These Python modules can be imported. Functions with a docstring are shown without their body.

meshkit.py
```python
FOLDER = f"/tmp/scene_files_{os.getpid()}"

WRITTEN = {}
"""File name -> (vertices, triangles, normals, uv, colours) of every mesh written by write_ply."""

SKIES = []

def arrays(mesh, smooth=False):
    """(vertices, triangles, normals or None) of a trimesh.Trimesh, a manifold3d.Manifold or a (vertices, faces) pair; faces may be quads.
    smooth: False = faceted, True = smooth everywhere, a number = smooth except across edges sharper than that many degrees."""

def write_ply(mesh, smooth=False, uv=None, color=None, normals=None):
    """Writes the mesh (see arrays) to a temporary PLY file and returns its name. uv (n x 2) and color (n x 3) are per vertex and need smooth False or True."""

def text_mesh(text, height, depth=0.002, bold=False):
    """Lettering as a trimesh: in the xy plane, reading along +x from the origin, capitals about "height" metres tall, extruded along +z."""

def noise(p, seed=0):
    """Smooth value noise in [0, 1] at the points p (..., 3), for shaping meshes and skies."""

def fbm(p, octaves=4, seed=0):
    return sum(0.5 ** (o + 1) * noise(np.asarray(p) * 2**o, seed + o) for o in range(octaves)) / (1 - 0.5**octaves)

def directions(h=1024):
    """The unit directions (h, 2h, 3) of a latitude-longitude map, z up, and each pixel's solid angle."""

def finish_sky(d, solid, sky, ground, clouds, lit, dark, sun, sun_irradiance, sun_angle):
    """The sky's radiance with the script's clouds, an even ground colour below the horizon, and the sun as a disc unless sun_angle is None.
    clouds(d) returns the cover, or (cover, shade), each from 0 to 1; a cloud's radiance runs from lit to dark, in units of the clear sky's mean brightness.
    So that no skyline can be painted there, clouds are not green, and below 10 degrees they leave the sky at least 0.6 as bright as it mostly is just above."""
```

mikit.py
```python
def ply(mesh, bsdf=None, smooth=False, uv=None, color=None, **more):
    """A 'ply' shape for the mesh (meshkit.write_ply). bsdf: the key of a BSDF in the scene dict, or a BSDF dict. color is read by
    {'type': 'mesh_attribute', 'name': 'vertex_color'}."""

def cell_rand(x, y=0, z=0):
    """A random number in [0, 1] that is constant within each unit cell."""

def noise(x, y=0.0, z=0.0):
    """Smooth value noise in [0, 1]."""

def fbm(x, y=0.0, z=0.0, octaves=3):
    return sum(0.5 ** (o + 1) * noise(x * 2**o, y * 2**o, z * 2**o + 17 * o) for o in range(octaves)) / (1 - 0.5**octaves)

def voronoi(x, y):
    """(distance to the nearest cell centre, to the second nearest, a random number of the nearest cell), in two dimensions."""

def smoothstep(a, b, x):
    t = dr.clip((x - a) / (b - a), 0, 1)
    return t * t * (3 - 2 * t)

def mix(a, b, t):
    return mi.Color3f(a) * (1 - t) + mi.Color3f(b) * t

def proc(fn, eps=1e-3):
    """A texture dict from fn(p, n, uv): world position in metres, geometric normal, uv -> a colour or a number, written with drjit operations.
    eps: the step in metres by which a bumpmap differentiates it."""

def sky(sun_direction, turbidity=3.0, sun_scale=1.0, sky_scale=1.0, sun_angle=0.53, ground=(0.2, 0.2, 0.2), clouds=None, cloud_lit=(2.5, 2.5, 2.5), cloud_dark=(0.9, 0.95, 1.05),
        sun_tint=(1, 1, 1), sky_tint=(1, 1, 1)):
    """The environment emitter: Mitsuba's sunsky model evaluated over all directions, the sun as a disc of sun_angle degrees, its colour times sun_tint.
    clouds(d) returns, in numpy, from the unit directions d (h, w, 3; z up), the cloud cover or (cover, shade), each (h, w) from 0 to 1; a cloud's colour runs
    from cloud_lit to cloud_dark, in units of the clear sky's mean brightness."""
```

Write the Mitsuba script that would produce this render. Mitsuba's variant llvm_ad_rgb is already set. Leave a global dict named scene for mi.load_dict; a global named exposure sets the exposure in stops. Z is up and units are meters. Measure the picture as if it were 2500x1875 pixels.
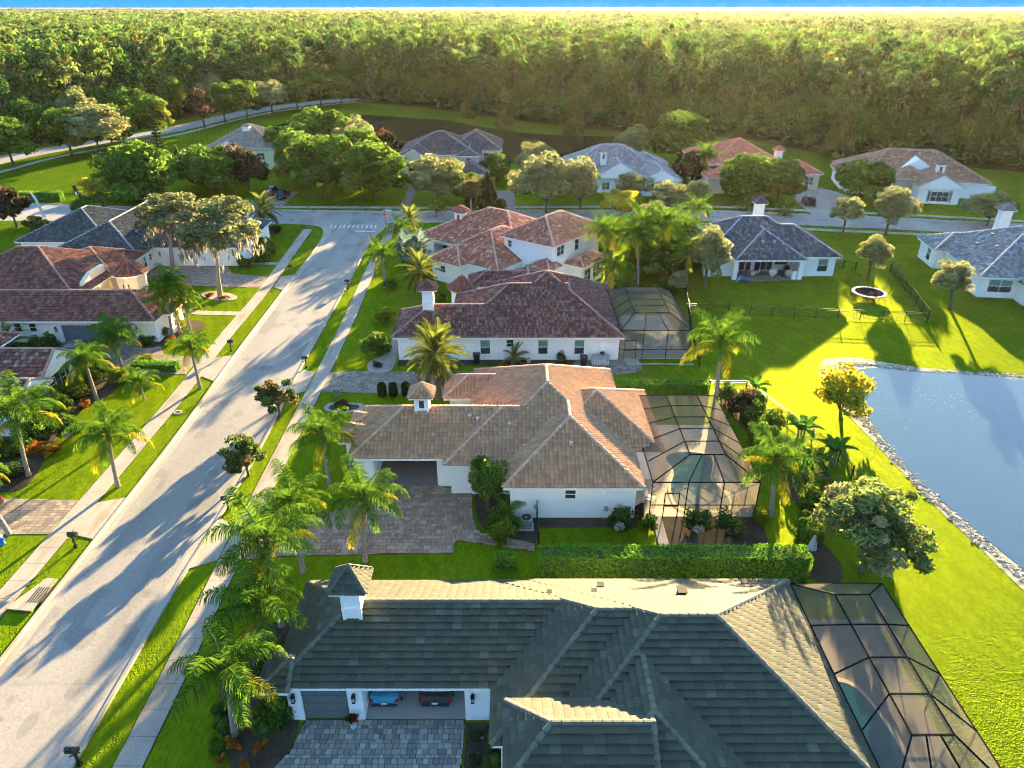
import math, random
import numpy as np
import drjit as dr
import mitsuba as mi
import mikit, meshkit
import manifold3d as m3
from mikit import noise, fbm, smoothstep, mix, voronoi, cell_rand

T = mi.ScalarTransform4f
PI = math.pi
scene, labels = {}, {}

# ------------------------------------------------------------------ camera, sky, exposure
CAM = np.array([0.0, 0.0, 32.0])
PITCH = math.radians(27.97)
scene['camera'] = {'type': 'perspective', 'fov': 71.73, 'fov_axis': 'x', 'near_clip': 0.5, 'far_clip': 40000.0,
                   'to_world': T().look_at(origin=CAM.tolist(), target=[0, math.cos(PITCH), 32 - math.sin(PITCH)], up=[0, 0, 1])}
AZ, EL = math.radians(18.4), math.radians(9.7)
SUN = [math.sin(AZ) * math.cos(EL), math.cos(AZ) * math.cos(EL), math.sin(EL)]
def horizon_blue(d):
    """The clear deep blue that the sky keeps down to the horizon, all round."""
    t = np.clip((0.55 - d[..., 2]) / 0.45, 0, 1)
    return t * t * (3 - 2 * t)
scene['sky'] = mikit.sky(SUN, turbidity=1.5, sun_scale=2.5, sky_scale=1.4, sky_tint=(0.97, 1.0, 1.07), sun_tint=(0.84, 1.0, 1.38), clouds=horizon_blue, cloud_lit=(0.06, 0.36, 1.0), ground=(0.08, 0.10, 0.05))
labels['sky'] = {'label': 'clear blue sky above the forest horizon', 'kind': 'structure'}
exposure = 4.5

# ------------------------------------------------------------------ materials
def srgb(*c):
    return np.array([((x / 255 + 0.055) / 1.055) ** 2.4 if x > 10 else x / 255 / 12.92 for x in c])

# Each mesh carries its pieces' colours packed into its uv: u = red in 4096 steps plus green as the fraction, v = blue.
def packed(col):
    c = np.clip(np.asarray(col, float), 0, .999)
    return np.stack([np.floor(c[:, 0] * 4095) + .0004 + c[:, 1] * .9992, c[:, 2]], 1)
def unpack(p, n, uv):
    r = dr.floor(uv.x)
    return mi.Color3f(r / 4095, uv.x - r, uv.y)
VC = mikit.proc(unpack)
LEAF = mikit.proc(lambda p, n, uv: unpack(p, n, uv) * 0.85)
def two(b): return {'type': 'twosided', 'bsdf': b}
scene['matte'] = two({'type': 'principled', 'base_color': VC, 'roughness': 0.75, 'specular': 0.3})
scene['soot'] = two({'type': 'diffuse', 'reflectance': {'type': 'rgb', 'value': [0.012, 0.012, 0.013]}})
scene['satin'] = two({'type': 'principled', 'base_color': VC, 'roughness': 0.35, 'specular': 0.5})
scene['paint'] = two({'type': 'principled', 'base_color': VC, 'roughness': 0.2, 'specular': 0.6, 'clearcoat': 0.8, 'clearcoat_gloss': 0.95})
scene['leaf'] = {'type': 'principledthin', 'base_color': LEAF, 'roughness': 0.32, 'diff_trans': 1.0, 'eta': 1.5}
scene['glass'] = two({'type': 'principled', 'base_color': VC, 'roughness': 0.04, 'specular': 0.9})

def grass_col(p, n, uv):
    a = fbm(p.x * 0.05, p.y * 0.05, 3.1, 3)
    b = fbm(p.x * 0.9, p.y * 0.6, 1.7, 3)
    d = noise(p.x * 9, p.y * 4, 5.0)
    c = mix((0.046, 0.092, 0.003), (0.098, 0.150, 0.003), smoothstep(0.3, 0.75, 0.55 * a + 0.45 * b))
    dry = smoothstep(0.62, 0.85, fbm(p.x * 0.16, p.y * 0.16, 8.0, 3)); stripe = 0.5 + 0.5 * dr.sin((p.x * 0.93 + p.y * 0.37) * 5.2)
    c = mix(c, mi.Color3f(0.11, 0.10, 0.015), 0.4 * dry) * (0.93 + 0.14 * stripe)
    return c * (0.72 + 0.56 * d)
def grass_h(p, n, uv):
    return 0.6 * noise(p.x * 26, p.y * 17, 2.0) + 0.4 * noise(p.x * 9, p.y * 6, 7.0)
scene['grass'] = {'type': 'bumpmap', 'arbitrary': mikit.proc(grass_h, eps=0.012), 'scale': 0.05,
                  'bsdf': two({'type': 'blendbsdf', 'weight': 0.048, 'turf': {'type': 'diffuse', 'reflectance': mikit.proc(grass_col)},
                           'blades': {'type': 'roughconductor', 'material': 'none', 'alpha': 0.42, 'specular_reflectance': {'type': 'rgb', 'value': [0.72, 0.90, 0.06]}}})}

def asphalt_col(p, n, uv):
    a = fbm(p.x * 0.35, p.y * 0.07, 0.0, 4)
    b = noise(p.x * 14, p.y * 14, 2.0)
    s = smoothstep(0.72, 0.9, fbm(p.x * 0.8, p.y * 0.8, 9.0, 3))
    c = mix((0.20, 0.19, 0.18), (0.275, 0.262, 0.245), a) * (0.86 + 0.28 * b)
    d1, d2, k = voronoi(p.x * 0.17 + 0.5 * noise(p.x, p.y, 1.0), p.y * 0.11)
    crack = 1 - smoothstep(0.004, 0.014, d2 - d1); track = dr.exp(-dr.square((dr.abs(p.x + 24.9) - 1.75) / 0.45)) * smoothstep(0.3, 0.7, noise(p.y * 0.13, 4.0, 0.0))
    oil = smoothstep(0.70, 0.78, noise(p.x * 0.9, p.y * 0.55, 21.0))
    return c * (1 - 0.25 * s) * (1 - 0.10 * crack) * (1 - 0.13 * track) * (1 - 0.18 * oil)
scene['asphalt'] = two({'type': 'principled', 'base_color': mikit.proc(asphalt_col), 'roughness': 0.8, 'specular': 0.3})

def conc_col(p, n, uv):
    a = fbm(p.x * 0.7, p.y * 0.7, p.z, 4)
    b = noise(p.x * 17, p.y * 17, 2.0)
    s = smoothstep(0.55, 0.8, fbm(p.x * 2.1, p.y * 0.35, 6.0, 3))
    return mix(mix((0.25, 0.225, 0.195), (0.35, 0.315, 0.27), a), (0.20, 0.155, 0.10), 0.5 * s) * (0.88 + 0.24 * b)
scene['concrete'] = two({'type': 'principled', 'base_color': mikit.proc(conc_col), 'roughness': 0.85, 'specular': 0.25})

def mulch_col(p, n, uv):
    a = noise(p.x * 12, p.y * 12, 0.5)
    b = fbm(p.x * 1.3, p.y * 1.3, 4.0, 3)
    return mix((0.03, 0.024, 0.017), (0.085, 0.066, 0.047), a) * (0.6 + 0.8 * b)
scene['mulch'] = two({'type': 'principled', 'base_color': mikit.proc(mulch_col), 'roughness': 0.95, 'specular': 0.1})

def paver_col(p, n, uv):
    rx, ry = p.x / 0.45, p.y / 0.3
    ox = cell_rand(dr.floor(ry), 3, 1)
    fx, fy = rx + ox - dr.floor(rx + ox), ry - dr.floor(ry)
    j = dr.minimum(dr.minimum(fx, 1 - fx) * 1.5, dr.minimum(fy, 1 - fy))
    k = cell_rand(dr.floor(rx + ox), dr.floor(ry), 2)
    return mix((0.15, 0.12, 0.10), (0.28, 0.235, 0.195), k) * (0.45 + 0.55 * smoothstep(0.02, 0.09, j))
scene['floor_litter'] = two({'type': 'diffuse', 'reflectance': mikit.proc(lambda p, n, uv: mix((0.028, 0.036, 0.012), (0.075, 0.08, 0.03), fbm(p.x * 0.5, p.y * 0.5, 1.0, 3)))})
scene['far_paver'] = two({'type': 'principled', 'base_color': mikit.proc(paver_col), 'roughness': 0.8, 'specular': 0.3})

def wave_h(p, n, uv):
    return fbm(p.x * 1.1, p.y * 1.1, 0.3, 2)
scene['pond_water'] = {'type': 'bumpmap', 'arbitrary': mikit.proc(wave_h, eps=0.03), 'scale': 0.006,
                       'bsdf': two({'type': 'principled', 'base_color': {'type': 'rgb', 'value': [0.034, 0.072, 0.115]}, 'roughness': 0.06, 'specular': 1.0})}
scene['lake_water'] = two({'type': 'principled', 'base_color': {'type': 'rgb', 'value': [0.007, 0.013, 0.010]}, 'roughness': 0.02, 'specular': 0.3})
scene['pool_water'] = {'type': 'bumpmap', 'arbitrary': mikit.proc(wave_h, eps=0.03), 'scale': 0.05,
                       'bsdf': two({'type': 'principled', 'base_color': {'type': 'rgb', 'value': [0.006, 0.075, 0.11]}, 'roughness': 0.05, 'specular': 0.8})}
scene['screen'] = {'type': 'blendbsdf', 'weight': 0.50, 'a': {'type': 'null'},
                   'b': {'type': 'principledthin', 'base_color': {'type': 'rgb', 'value': [0.20, 0.185, 0.16]}, 'roughness': 0.5, 'diff_trans': 1.0, 'eta': 1.4}}

# ------------------------------------------------------------------ mesh helpers
def unit(v):
    v = np.asarray(v, float)
    return v / (np.linalg.norm(v, axis=-1, keepdims=True) + 1e-12)

class MB:
    """Collects triangles with one colour per vertex."""
    def __init__(s): s.v, s.f, s.c, s.n = [], [], [], 0
    def add(s, vf, col=(0.5, 0.5, 0.5)):
        v, f = np.asarray(vf[0], float), np.asarray(vf[1], int)
        if len(v) == 0: return s
        if f.shape[1] == 4: f = np.vstack([f[:, [0, 1, 2]], f[:, [0, 2, 3]]])
        s.v.append(v); s.f.append(f + s.n); s.n += len(v)
        s.c.append(np.broadcast_to(np.asarray(col, float), (len(v), 3)))
        return s
    def arrays(s): return np.vstack(s.v), np.vstack(s.f), np.vstack(s.c)
    def empty(s): return s.n == 0
    def ply(s, bsdf='matte', smooth=False, xf=None, **kw):
        v, f, c = s.arrays()
        if xf is not None: v = xf(v)
        return mikit.ply((v, f), bsdf, smooth=smooth, uv=packed(c), **kw)

def numbered(name):
    if name not in taken:
        taken.add(name); return name
    k = 1
    while '%s_%03d' % (name, k) in taken: k += 1
    taken.add('%s_%03d' % (name, k))
    return '%s_%03d' % (name, k)
taken, counter = set(), {}
def key_for(name, parent=None):
    full = (parent + '__' + name) if parent else name
    if full not in counter:
        counter[full] = 0; return full
    counter[full] += 1
    return '%s_%03d' % (full, counter[full])

def put(name, shape, parent=None):
    k = key_for(name, parent); scene[k] = shape
    return k
def tag(k, label=None, cat=None, group=None, kind=None):
    d = {}
    if label: d['label'] = label
    if cat: d['category'] = cat
    if group: d['group'] = group
    if kind: d['kind'] = kind
    labels[k] = d
    return k
def thing(name, label, cat, group=None):
    return tag(key_for(name), label, cat, group)

def box(x0, x1, y0, y1, z0, z1):
    v = np.array([[x, y, z] for z in (z0, z1) for y in (y0, y1) for x in (x0, x1)], float)
    f = [[0, 2, 3, 1], [4, 5, 7, 6], [0, 1, 5, 4], [2, 6, 7, 3], [0, 4, 6, 2], [1, 3, 7, 5]]
    return v, np.array(f)
def bar(a, b, w, h=None):
    """A square bar from a to b."""
    a, b = np.asarray(a, float), np.asarray(b, float); h = h or w
    d = unit(b - a); up = np.array([0, 0, 1.0]) if abs(d[2]) < 0.95 else np.array([0, 1.0, 0])
    s = unit(np.cross(d, up)); u = np.cross(s, d)
    v = [p + s * i * w / 2 + u * j * h / 2 for p in (a, b) for i, j in ((-1, -1), (1, -1), (1, 1), (-1, 1))]
    f = [[0, 1, 2, 3], [4, 7, 6, 5], [0, 4, 5, 1], [1, 5, 6, 2], [2, 6, 7, 3], [3, 7, 4, 0]]
    return np.array(v), np.array(f)
def tube(pts, rad, n=6, cap=True):
    p = np.asarray(pts, float); r = np.broadcast_to(np.asarray(rad, float), (len(p),))
    t = unit(np.gradient(p, axis=0))
    ref = np.where(np.abs(t[:, 2:]) < 0.9, [[0, 0, 1.0]], [[1.0, 0, 0]])
    a = unit(np.cross(t, ref)); b = np.cross(t, a)
    ang = np.arange(n) * 2 * PI / n
    v = p[:, None] + r[:, None, None] * (np.cos(ang)[None, :, None] * a[:, None] + np.sin(ang)[None, :, None] * b[:, None])
    f = []
    for i in range(len(p) - 1):
        for j in range(n):
            k = (j + 1) % n
            f.append([i * n + j, i * n + k, (i + 1) * n + k, (i + 1) * n + j])
    v = v.reshape(-1, 3); f = [[q[0], q[1], q[2]] for q in f] + [[q[0], q[2], q[3]] for q in f]
    if cap:
        v = np.vstack([v, p[:1], p[-1:]]); m = len(v)
        for j in range(n):
            k = (j + 1) % n
            f.append([m - 2, k, j]); f.append([m - 1, (len(p) - 1) * n + j, (len(p) - 1) * n + k])
    return v, np.array(f)
def lathe(prof, n=12, c=(0, 0, 0)):
    """prof: (radius, z) from bottom to top about the z axis at c."""
    ang = np.arange(n) * 2 * PI / n
    v = np.array([[r * np.cos(a), r * np.sin(a), z] for r, z in prof for a in ang]) + np.asarray(c)
    f = [[i * n + j, i * n + (j + 1) % n, (i + 1) * n + (j + 1) % n, (i + 1) * n + j] for i in range(len(prof) - 1) for j in range(n)]
    return v, np.array(f)
def slab(pts, z0, z1, holes=()):
    cs = m3.CrossSection([np.asarray(pts, float)], m3.FillRule.Positive if area2(pts) > 0 else m3.FillRule.Negative)
    for h in holes:
        cs = cs - m3.CrossSection([np.asarray(h, float)], m3.FillRule.Positive if area2(h) > 0 else m3.FillRule.Negative)
    m = cs.extrude(z1 - z0).translate([0, 0, z0]).to_mesh()
    return m.vert_properties[:, :3], m.tri_verts
def area2(p):
    p = np.asarray(p, float); q = np.roll(p, -1, axis=0)
    return (p[:, 0] * q[:, 1] - q[:, 0] * p[:, 1]).sum()
def smooth_loop(pts, n=6):
    """Closed Catmull-Rom curve through pts."""
    p = np.asarray(pts, float); out = []
    for i in range(len(p)):
        a, b, c_, d = p[i - 1], p[i], p[(i + 1) % len(p)], p[(i + 2) % len(p)]
        for t in np.arange(n) / n:
            out.append(0.5 * (2 * b + (c_ - a) * t + (2 * a - 5 * b + 4 * c_ - d) * t * t + (3 * b - a - 3 * c_ + d) * t ** 3))
    return np.array(out)
def smooth_line(pts, n=6):
    p = np.asarray(pts, float); q = np.vstack([2 * p[0] - p[1], p, 2 * p[-1] - p[-2]]); out = []
    for i in range(1, len(q) - 2):
        a, b, c_, d = q[i - 1], q[i], q[i + 1], q[i + 2]
        for t in np.arange(n) / n:
            out.append(0.5 * (2 * b + (c_ - a) * t + (2 * a - 5 * b + 4 * c_ - d) * t * t + (3 * b - a - 3 * c_ + d) * t ** 3))
    out.append(p[-1])
    return np.array(out)
def ribbon(line, w0, w1=None):
    """Polygon along a line: offsets w0 to the left, w1 to the right."""
    p = np.asarray(line, float); w1 = w0 if w1 is None else w1
    t = unit(np.gradient(p, axis=0)); nrm = np.stack([-t[:, 1], t[:, 0]], 1)
    return np.vstack([p + nrm * w0, (p - nrm * w1)[::-1]])
def flat(name, pts, z, bsdf, label=None, kind='structure', parent=None, thick=0.25, cat=None, holes=()):
    v, f = slab(pts, z - thick, z, holes)
    k = put(name, mikit.ply((v, f), bsdf), parent)
    tag(k, label, cat, None, kind)
    return k

# ------------------------------------------------------------------ the ground and everything paved
scene['lawn'] = mikit.ply((np.array([[-9000, -2000, 0], [9000, -2000, 0], [9000, 8000, 0], [-9000, 8000, 0.0]]), np.array([[0, 1, 2], [0, 2, 3]])), 'grass')
tag('lawn', 'green lawn grass covering the whole neighbourhood', None, None, 'structure')
CLEARING = [(-300, -60), (-300, 110), (-150, 150), (-132, 178), (-121, 203), (-112, 226), (-107, 248), (-98, 270), (-86, 288), (-70, 306), (-58, 291), (-35, 277), (-1, 243), (26, 220), (63, 207), (79, 179), (113, 160), (150, 140), (260, 60), (260, -60)]
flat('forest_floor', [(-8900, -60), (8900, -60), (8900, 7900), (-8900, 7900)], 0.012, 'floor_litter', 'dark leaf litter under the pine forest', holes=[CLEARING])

LEFT_EDGE = [(-28.1, 5), (-28.15, 27), (-28.15, 40), (-28.2, 52), (-28.7, 66), (-29.0, 82), (-29.2, 95), (-29.4, 105), (-29.9, 111), (-31.4, 115.5), (-35, 117.3)]
RIGHT_EDGE = [(-21.1, 5), (-21.2, 30), (-21.0, 40), (-20.9, 47), (-21.05, 54.5), (-21.4, 62.5), (-21.55, 74), (-21.8, 91), (-22.1, 105), (-21.6, 112), (-20.4, 116), (-17, 118.4)]
CROSS_S = [(-17, 118.4), (0, 119.6), (33, 119.6), (51, 116.3), (62, 114.3), (74, 111.9), (92, 108), (150, 92)]
CROSS_N = [(150, 100), (95, 115), (76, 118.8), (68, 120.6), (50, 123.6), (34, 126.4), (0, 126.2), (-20, 125.2), (-40, 126.3), (-70, 128.8), (-90, 131.2), (-300, 145)]
WEST_S = [(-300, 128), (-90, 119.5), (-70, 119.3), (-45, 118.0), (-35, 117.3)]
LE, RE = smooth_line(LEFT_EDGE, 5), smooth_line(RIGHT_EDGE, 5)
road_poly = np.vstack([RE, CROSS_S[1:], CROSS_N, WEST_S[:-1], LE[::-1]])
road = flat('road', road_poly, 0.02, 'asphalt', 'pale grey asphalt street running past the houses and its cross street', thick=0.2)
flat('boulevard', ribbon(smooth_line([(-131, 138), (-124, 158), (-122, 174), (-116, 192), (-107.5, 208), (-101, 222), (-97, 240), (-91.5, 262), (-80, 284), (-64, 300), (-45, 318)], 5), 4.2), 0.02, 'asphalt', 'curving pale boulevard along the forest edge', thick=0.2)
flat('boulevard_path', ribbon(smooth_line([(-118, 140), (-113, 160), (-111, 176), (-106, 189), (-98.5, 204), (-94, 218), (-90, 238), (-83.5, 261), (-73, 278), (-60, 292)], 5), 0.9), 0.03, 'concrete', 'narrow concrete footpath beside the boulevard')

white = MB()
def marking(name, pts):
    tag(put(name, mikit.ply(slab(pts, 0.012, 0.026), two_white), road), None)
two_white = 'white_paint'
scene['white_paint'] = two({'type': 'principled', 'base_color': {'type': 'rgb', 'value': [0.52, 0.52, 0.51]}, 'roughness': 0.7})
for i in range(11):
    x = -30.0 + i * 0.74
    marking('crosswalk_stripe', [(x, 114.9), (x + 0.22, 114.9), (x + 0.04, 116.9), (x - 0.18, 116.9)])
marking('stop_line', [(-25.6, 112.9), (-22.1, 112.7), (-22.1, 113.1), (-25.6, 113.3)])

def curb(name, line, side, label):
    w = 1 if side == 'left' else -1
    p = np.asarray(line, float); t = unit(np.gradient(p, axis=0)); nrm = np.stack([-t[:, 1], t[:, 0]], 1) * w
    n = len(p); prof = [(-0.45, 0.024), (0.0, 0.035), (0.10, 0.13), (0.28, 0.14), (0.30, 0.0)]
    v = np.array([[*(p[i] + nrm[i] * o), z] for i in range(n) for o, z in prof]); m = len(prof)
    f = [[i * m + j, i * m + j + 1, (i + 1) * m + j + 1, (i + 1) * m + j] for i in range(n - 1) for j in range(m - 1)]
    tag(put(name, mikit.ply((v, np.array(f)), 'concrete')), label, None, None, 'structure')
curb('curb', LE, 'left', 'concrete kerb and gutter on the left side of the street')
curb('curb', RE, 'right', 'concrete kerb and gutter on the right side of the street')
curb('curb', np.array(CROSS_S), 'right', 'concrete kerb on the near side of the cross street')
curb('curb', np.array(CROSS_N), 'right', 'concrete kerb on the far side of the cross street')

rng = np.random.default_rng(5)
def sidewalk(label, line, w, pieces=True, step=1.55):
    k = tag(put('sidewalk', mikit.ply(slab(ribbon(line, w + 0.03), -0.1, 0.035), 'mulch')), label, None, None, 'structure')
    p = np.asarray(line, float); seg = np.r_[0, np.cumsum(np.linalg.norm(np.diff(p, axis=0), axis=1))]
    n = int(seg[-1] / step)
    for i in range(n):
        s = np.linspace(i * step + 0.012, (i + 1) * step - 0.012, 2)
        c = np.stack([np.interp(s, seg, p[:, 0]), np.interp(s, seg, p[:, 1])], 1)
        t = unit(c[1] - c[0]); nr = np.array([-t[1], t[0]])
        q = [c[0] - nr * w, c[1] - nr * w, c[1] + nr * w, c[0] + nr * w]
        v = np.array([[*a, -0.05] for a in q] + [[*a, 0.058 + rng.uniform(-.004, .004)] for a in q])
        f = np.array([[4, 5, 6, 7], [0, 1, 5, 4], [1, 2, 6, 5], [2, 3, 7, 6], [3, 0, 4, 7]])
        put('slab', mikit.ply((v, f), 'concrete'), k)
sidewalk('concrete footpath on the left side of the street', smooth_line([(-31.1, 12), (-31.1, 30), (-31.1, 56), (-31.6, 70), (-31.8, 86), (-32.6, 100), (-33.4, 115)], 6), 0.72)
sidewalk('concrete footpath on the right side of the street', smooth_line([(-18.35, 12), (-18.35, 26), (-18.6, 40), (-18.7, 52), (-18.75, 62), (-18.95, 76), (-19.3, 86), (-19.6, 98), (-19.6, 112), (-18.4, 116.5)], 6), 0.70)
flat('far_footpath', ribbon([(-45, 129), (-16, 128.3), (34, 129.6), (52, 126.6), (70, 123.2), (80, 121), (130, 108)], 0.7), 0.03, 'concrete', 'footpath beyond the cross street')
flat('near_footpath', ribbon([(4, 116.8), (34, 116.9), (52, 113.6), (67, 111), (80, 107.8), (130, 94)], 0.65), 0.03, 'concrete', 'footpath on the near side of the cross street')

# driveways: concrete mouths and paved drives
def mouth(pts, label): flat('driveway_apron', pts, 0.05, 'concrete', label)
mouth([(-28.3, 37.6), (-28.3, 42.4), (-30.35, 41.7), (-30.35, 38.2)], 'concrete apron of the nearest left driveway')
mouth([(-28.5, 60.5), (-28.8, 66.6), (-30.7, 66.1), (-30.5, 61.8)], 'concrete apron beside the left street palm')
mouth([(-29.2, 85.6), (-29.3, 92), (-31.1, 91), (-30.9, 87)], 'concrete apron of the driveway by the mossy tree')
mouth([(-21.3, 57.2), (-21.5, 63.6), (-19.6, 62.7), (-19.5, 58.8)], 'concrete apron of the driveway past the round bed')
mouth([(-21.2, 34.6), (-21.0, 40.0), (-19.4, 39.2), (-19.3, 35.6)], 'concrete apron of the driveway with palms')
flat('driveway', [(-31.9, 38.2), (-31.9, 42.0), (-50, 42.6), (-50, 38.2)], 0.03, 'far_paver', 'grey paved drive at the left edge')
flat('driveway', [(-32.3, 62.3), (-32.4, 66.0), (-36.4, 66.8), (-38.4, 70.3), (-50, 70.3), (-50, 63.5), (-40, 62.2)], 0.03, 'far_paver', 'paved drive of the maroon roofed house on the left')
flat('driveway', [(-32.5, 86.8), (-32.9, 91.0), (-38, 92.2), (-40, 95.6), (-49.5, 95.6), (-49.5, 90), (-42, 87.6)], 0.03, 'far_paver', 'grey paved drive in front of the white garage doors')
flat('driveway', smooth_loop([(-18.1, 59.0), (-18.1, 62.6), (-9, 62.8), (-3, 62.6), (-3, 58.4), (-9, 58.3), (-13, 58.4), (-15.5, 58.6)], 4), 0.03, 'far_paver', 'brown paved drive between two tiled houses')
flat('driveway', [(-3.5, 129.5), (-3.5, 126.4), (0.5, 126.4), (0.5, 142), (-3.5, 142)], 0.03, 'far_paver', 'short paved drive beyond the cross street')
flat('driveway', smooth_loop([(53.5, 122.8), (52.8, 128), (54, 136), (58, 143), (63, 143), (65, 134), (62, 127), (61.5, 121.6)], 4), 0.03, 'concrete', 'curved pale drive in front of the orange roofed house')
flat('driveway', [(-49, 126.5), (-42, 126.3), (-42, 141), (-49, 141)], 0.03, 'far_paver', 'drive with parked cars under the trees')
flat('front_path', ribbon(smooth_line([(-19.8, 126), (-19.6, 135), (-20, 147)], 4), 0.9), 0.03, 'far_paver', 'straight front path to the arched entrance')
flat('front_path', ribbon([(-31.5, 78.0), (-36, 78.2), (-44, 79.5)], 0.6), 0.03, 'concrete', 'thin front path across the left lawn')
flat('front_path', ribbon([(-32.6, 96.5), (-38, 97)], 0.5), 0.03, 'concrete', 'short path by the white garage')

MIX = [srgb(148, 124, 106), srgb(137, 114, 98), srgb(157, 133, 115), srgb(127, 106, 92), srgb(144, 117, 98)]
BLUE = [srgb(136, 136, 130), srgb(122, 123, 118), srgb(150, 149, 141), srgb(110, 112, 108), srgb(130, 127, 119)]
def paved(label, poly, cols, seed, a=0.36):
    """A drive of single pavers: the 300 nearest are parts, the rest one part."""
    from shapely.geometry import Polygon, box as sbox
    P = Polygon(poly); r = np.random.default_rng(seed)
    k = flat('paved_drive', poly, 0.03, 'mulch', label)
    x0, y0, x1, y1 = P.bounds; out = []; y = y0; row = 0
    while y < y1:
        h = a * (0.66 if row % 3 == 1 else 1.0); x = x0 - r.uniform(0, a)
        while x < x1:
            w = a * r.choice([0.66, 1.0, 1.0, 1.4])
            c = sbox(x + 0.012, y + 0.012, x + w - 0.012, y + h - 0.012)
            if P.contains(c): q = np.array(c.exterior.coords)[:4]
            else:
                c = c.intersection(P); q = np.array(c.exterior.coords)[:-1] if c.geom_type == 'Polygon' and c.area > 0.02 else None
            if q is not None and len(q) >= 3:
                if area2(q) < 0: q = q[::-1]
                z = 0.075 + r.uniform(-.006, .006); n = len(q); cen = q.mean(0)
                v = np.vstack([np.c_[q, np.full(n, 0.0)], np.c_[q, np.full(n, z - 0.012)], np.c_[cen + (q - cen) * 0.93, np.full(n, z)]])
                i = np.arange(n); j = (i + 1) % n
                f = np.vstack([np.c_[i, j, j + n], np.c_[i, j + n, i + n], np.c_[i + n, j + n, j + 2 * n], np.c_[i + n, j + 2 * n, i + 2 * n], [[2 * n, 2 * n + m, 2 * n + m + 1] for m in range(1, n - 1)]])
                out.append((np.linalg.norm([cen[0], cen[1], 32]), v, f, cols[r.integers(len(cols))] * r.uniform(0.9, 1.1)))
            x += w
        y += h; row += 1
    out.sort(key=lambda t: t[0]); rest = MB()
    for i, (d, v, f, c) in enumerate(out):
        if i < 300: put('paver', MB().add((v, f), c).ply(), k)
        else: rest.add((v, f), c)
    if not rest.empty(): tag(put('paver_field', rest.ply(), k), None, None, None, 'stuff')
paved('blue grey paved forecourt of the slate roofed garage', np.vstack([[(-2.4, 15), (-2.4, 23.75), (-10.55, 23.75)], smooth_line([(-10.6, 23.0), (-10.9, 21.9), (-11.8, 20.6), (-13.2, 19.2), (-14, 15)], 3)]), BLUE, 3, 0.30)
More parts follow.
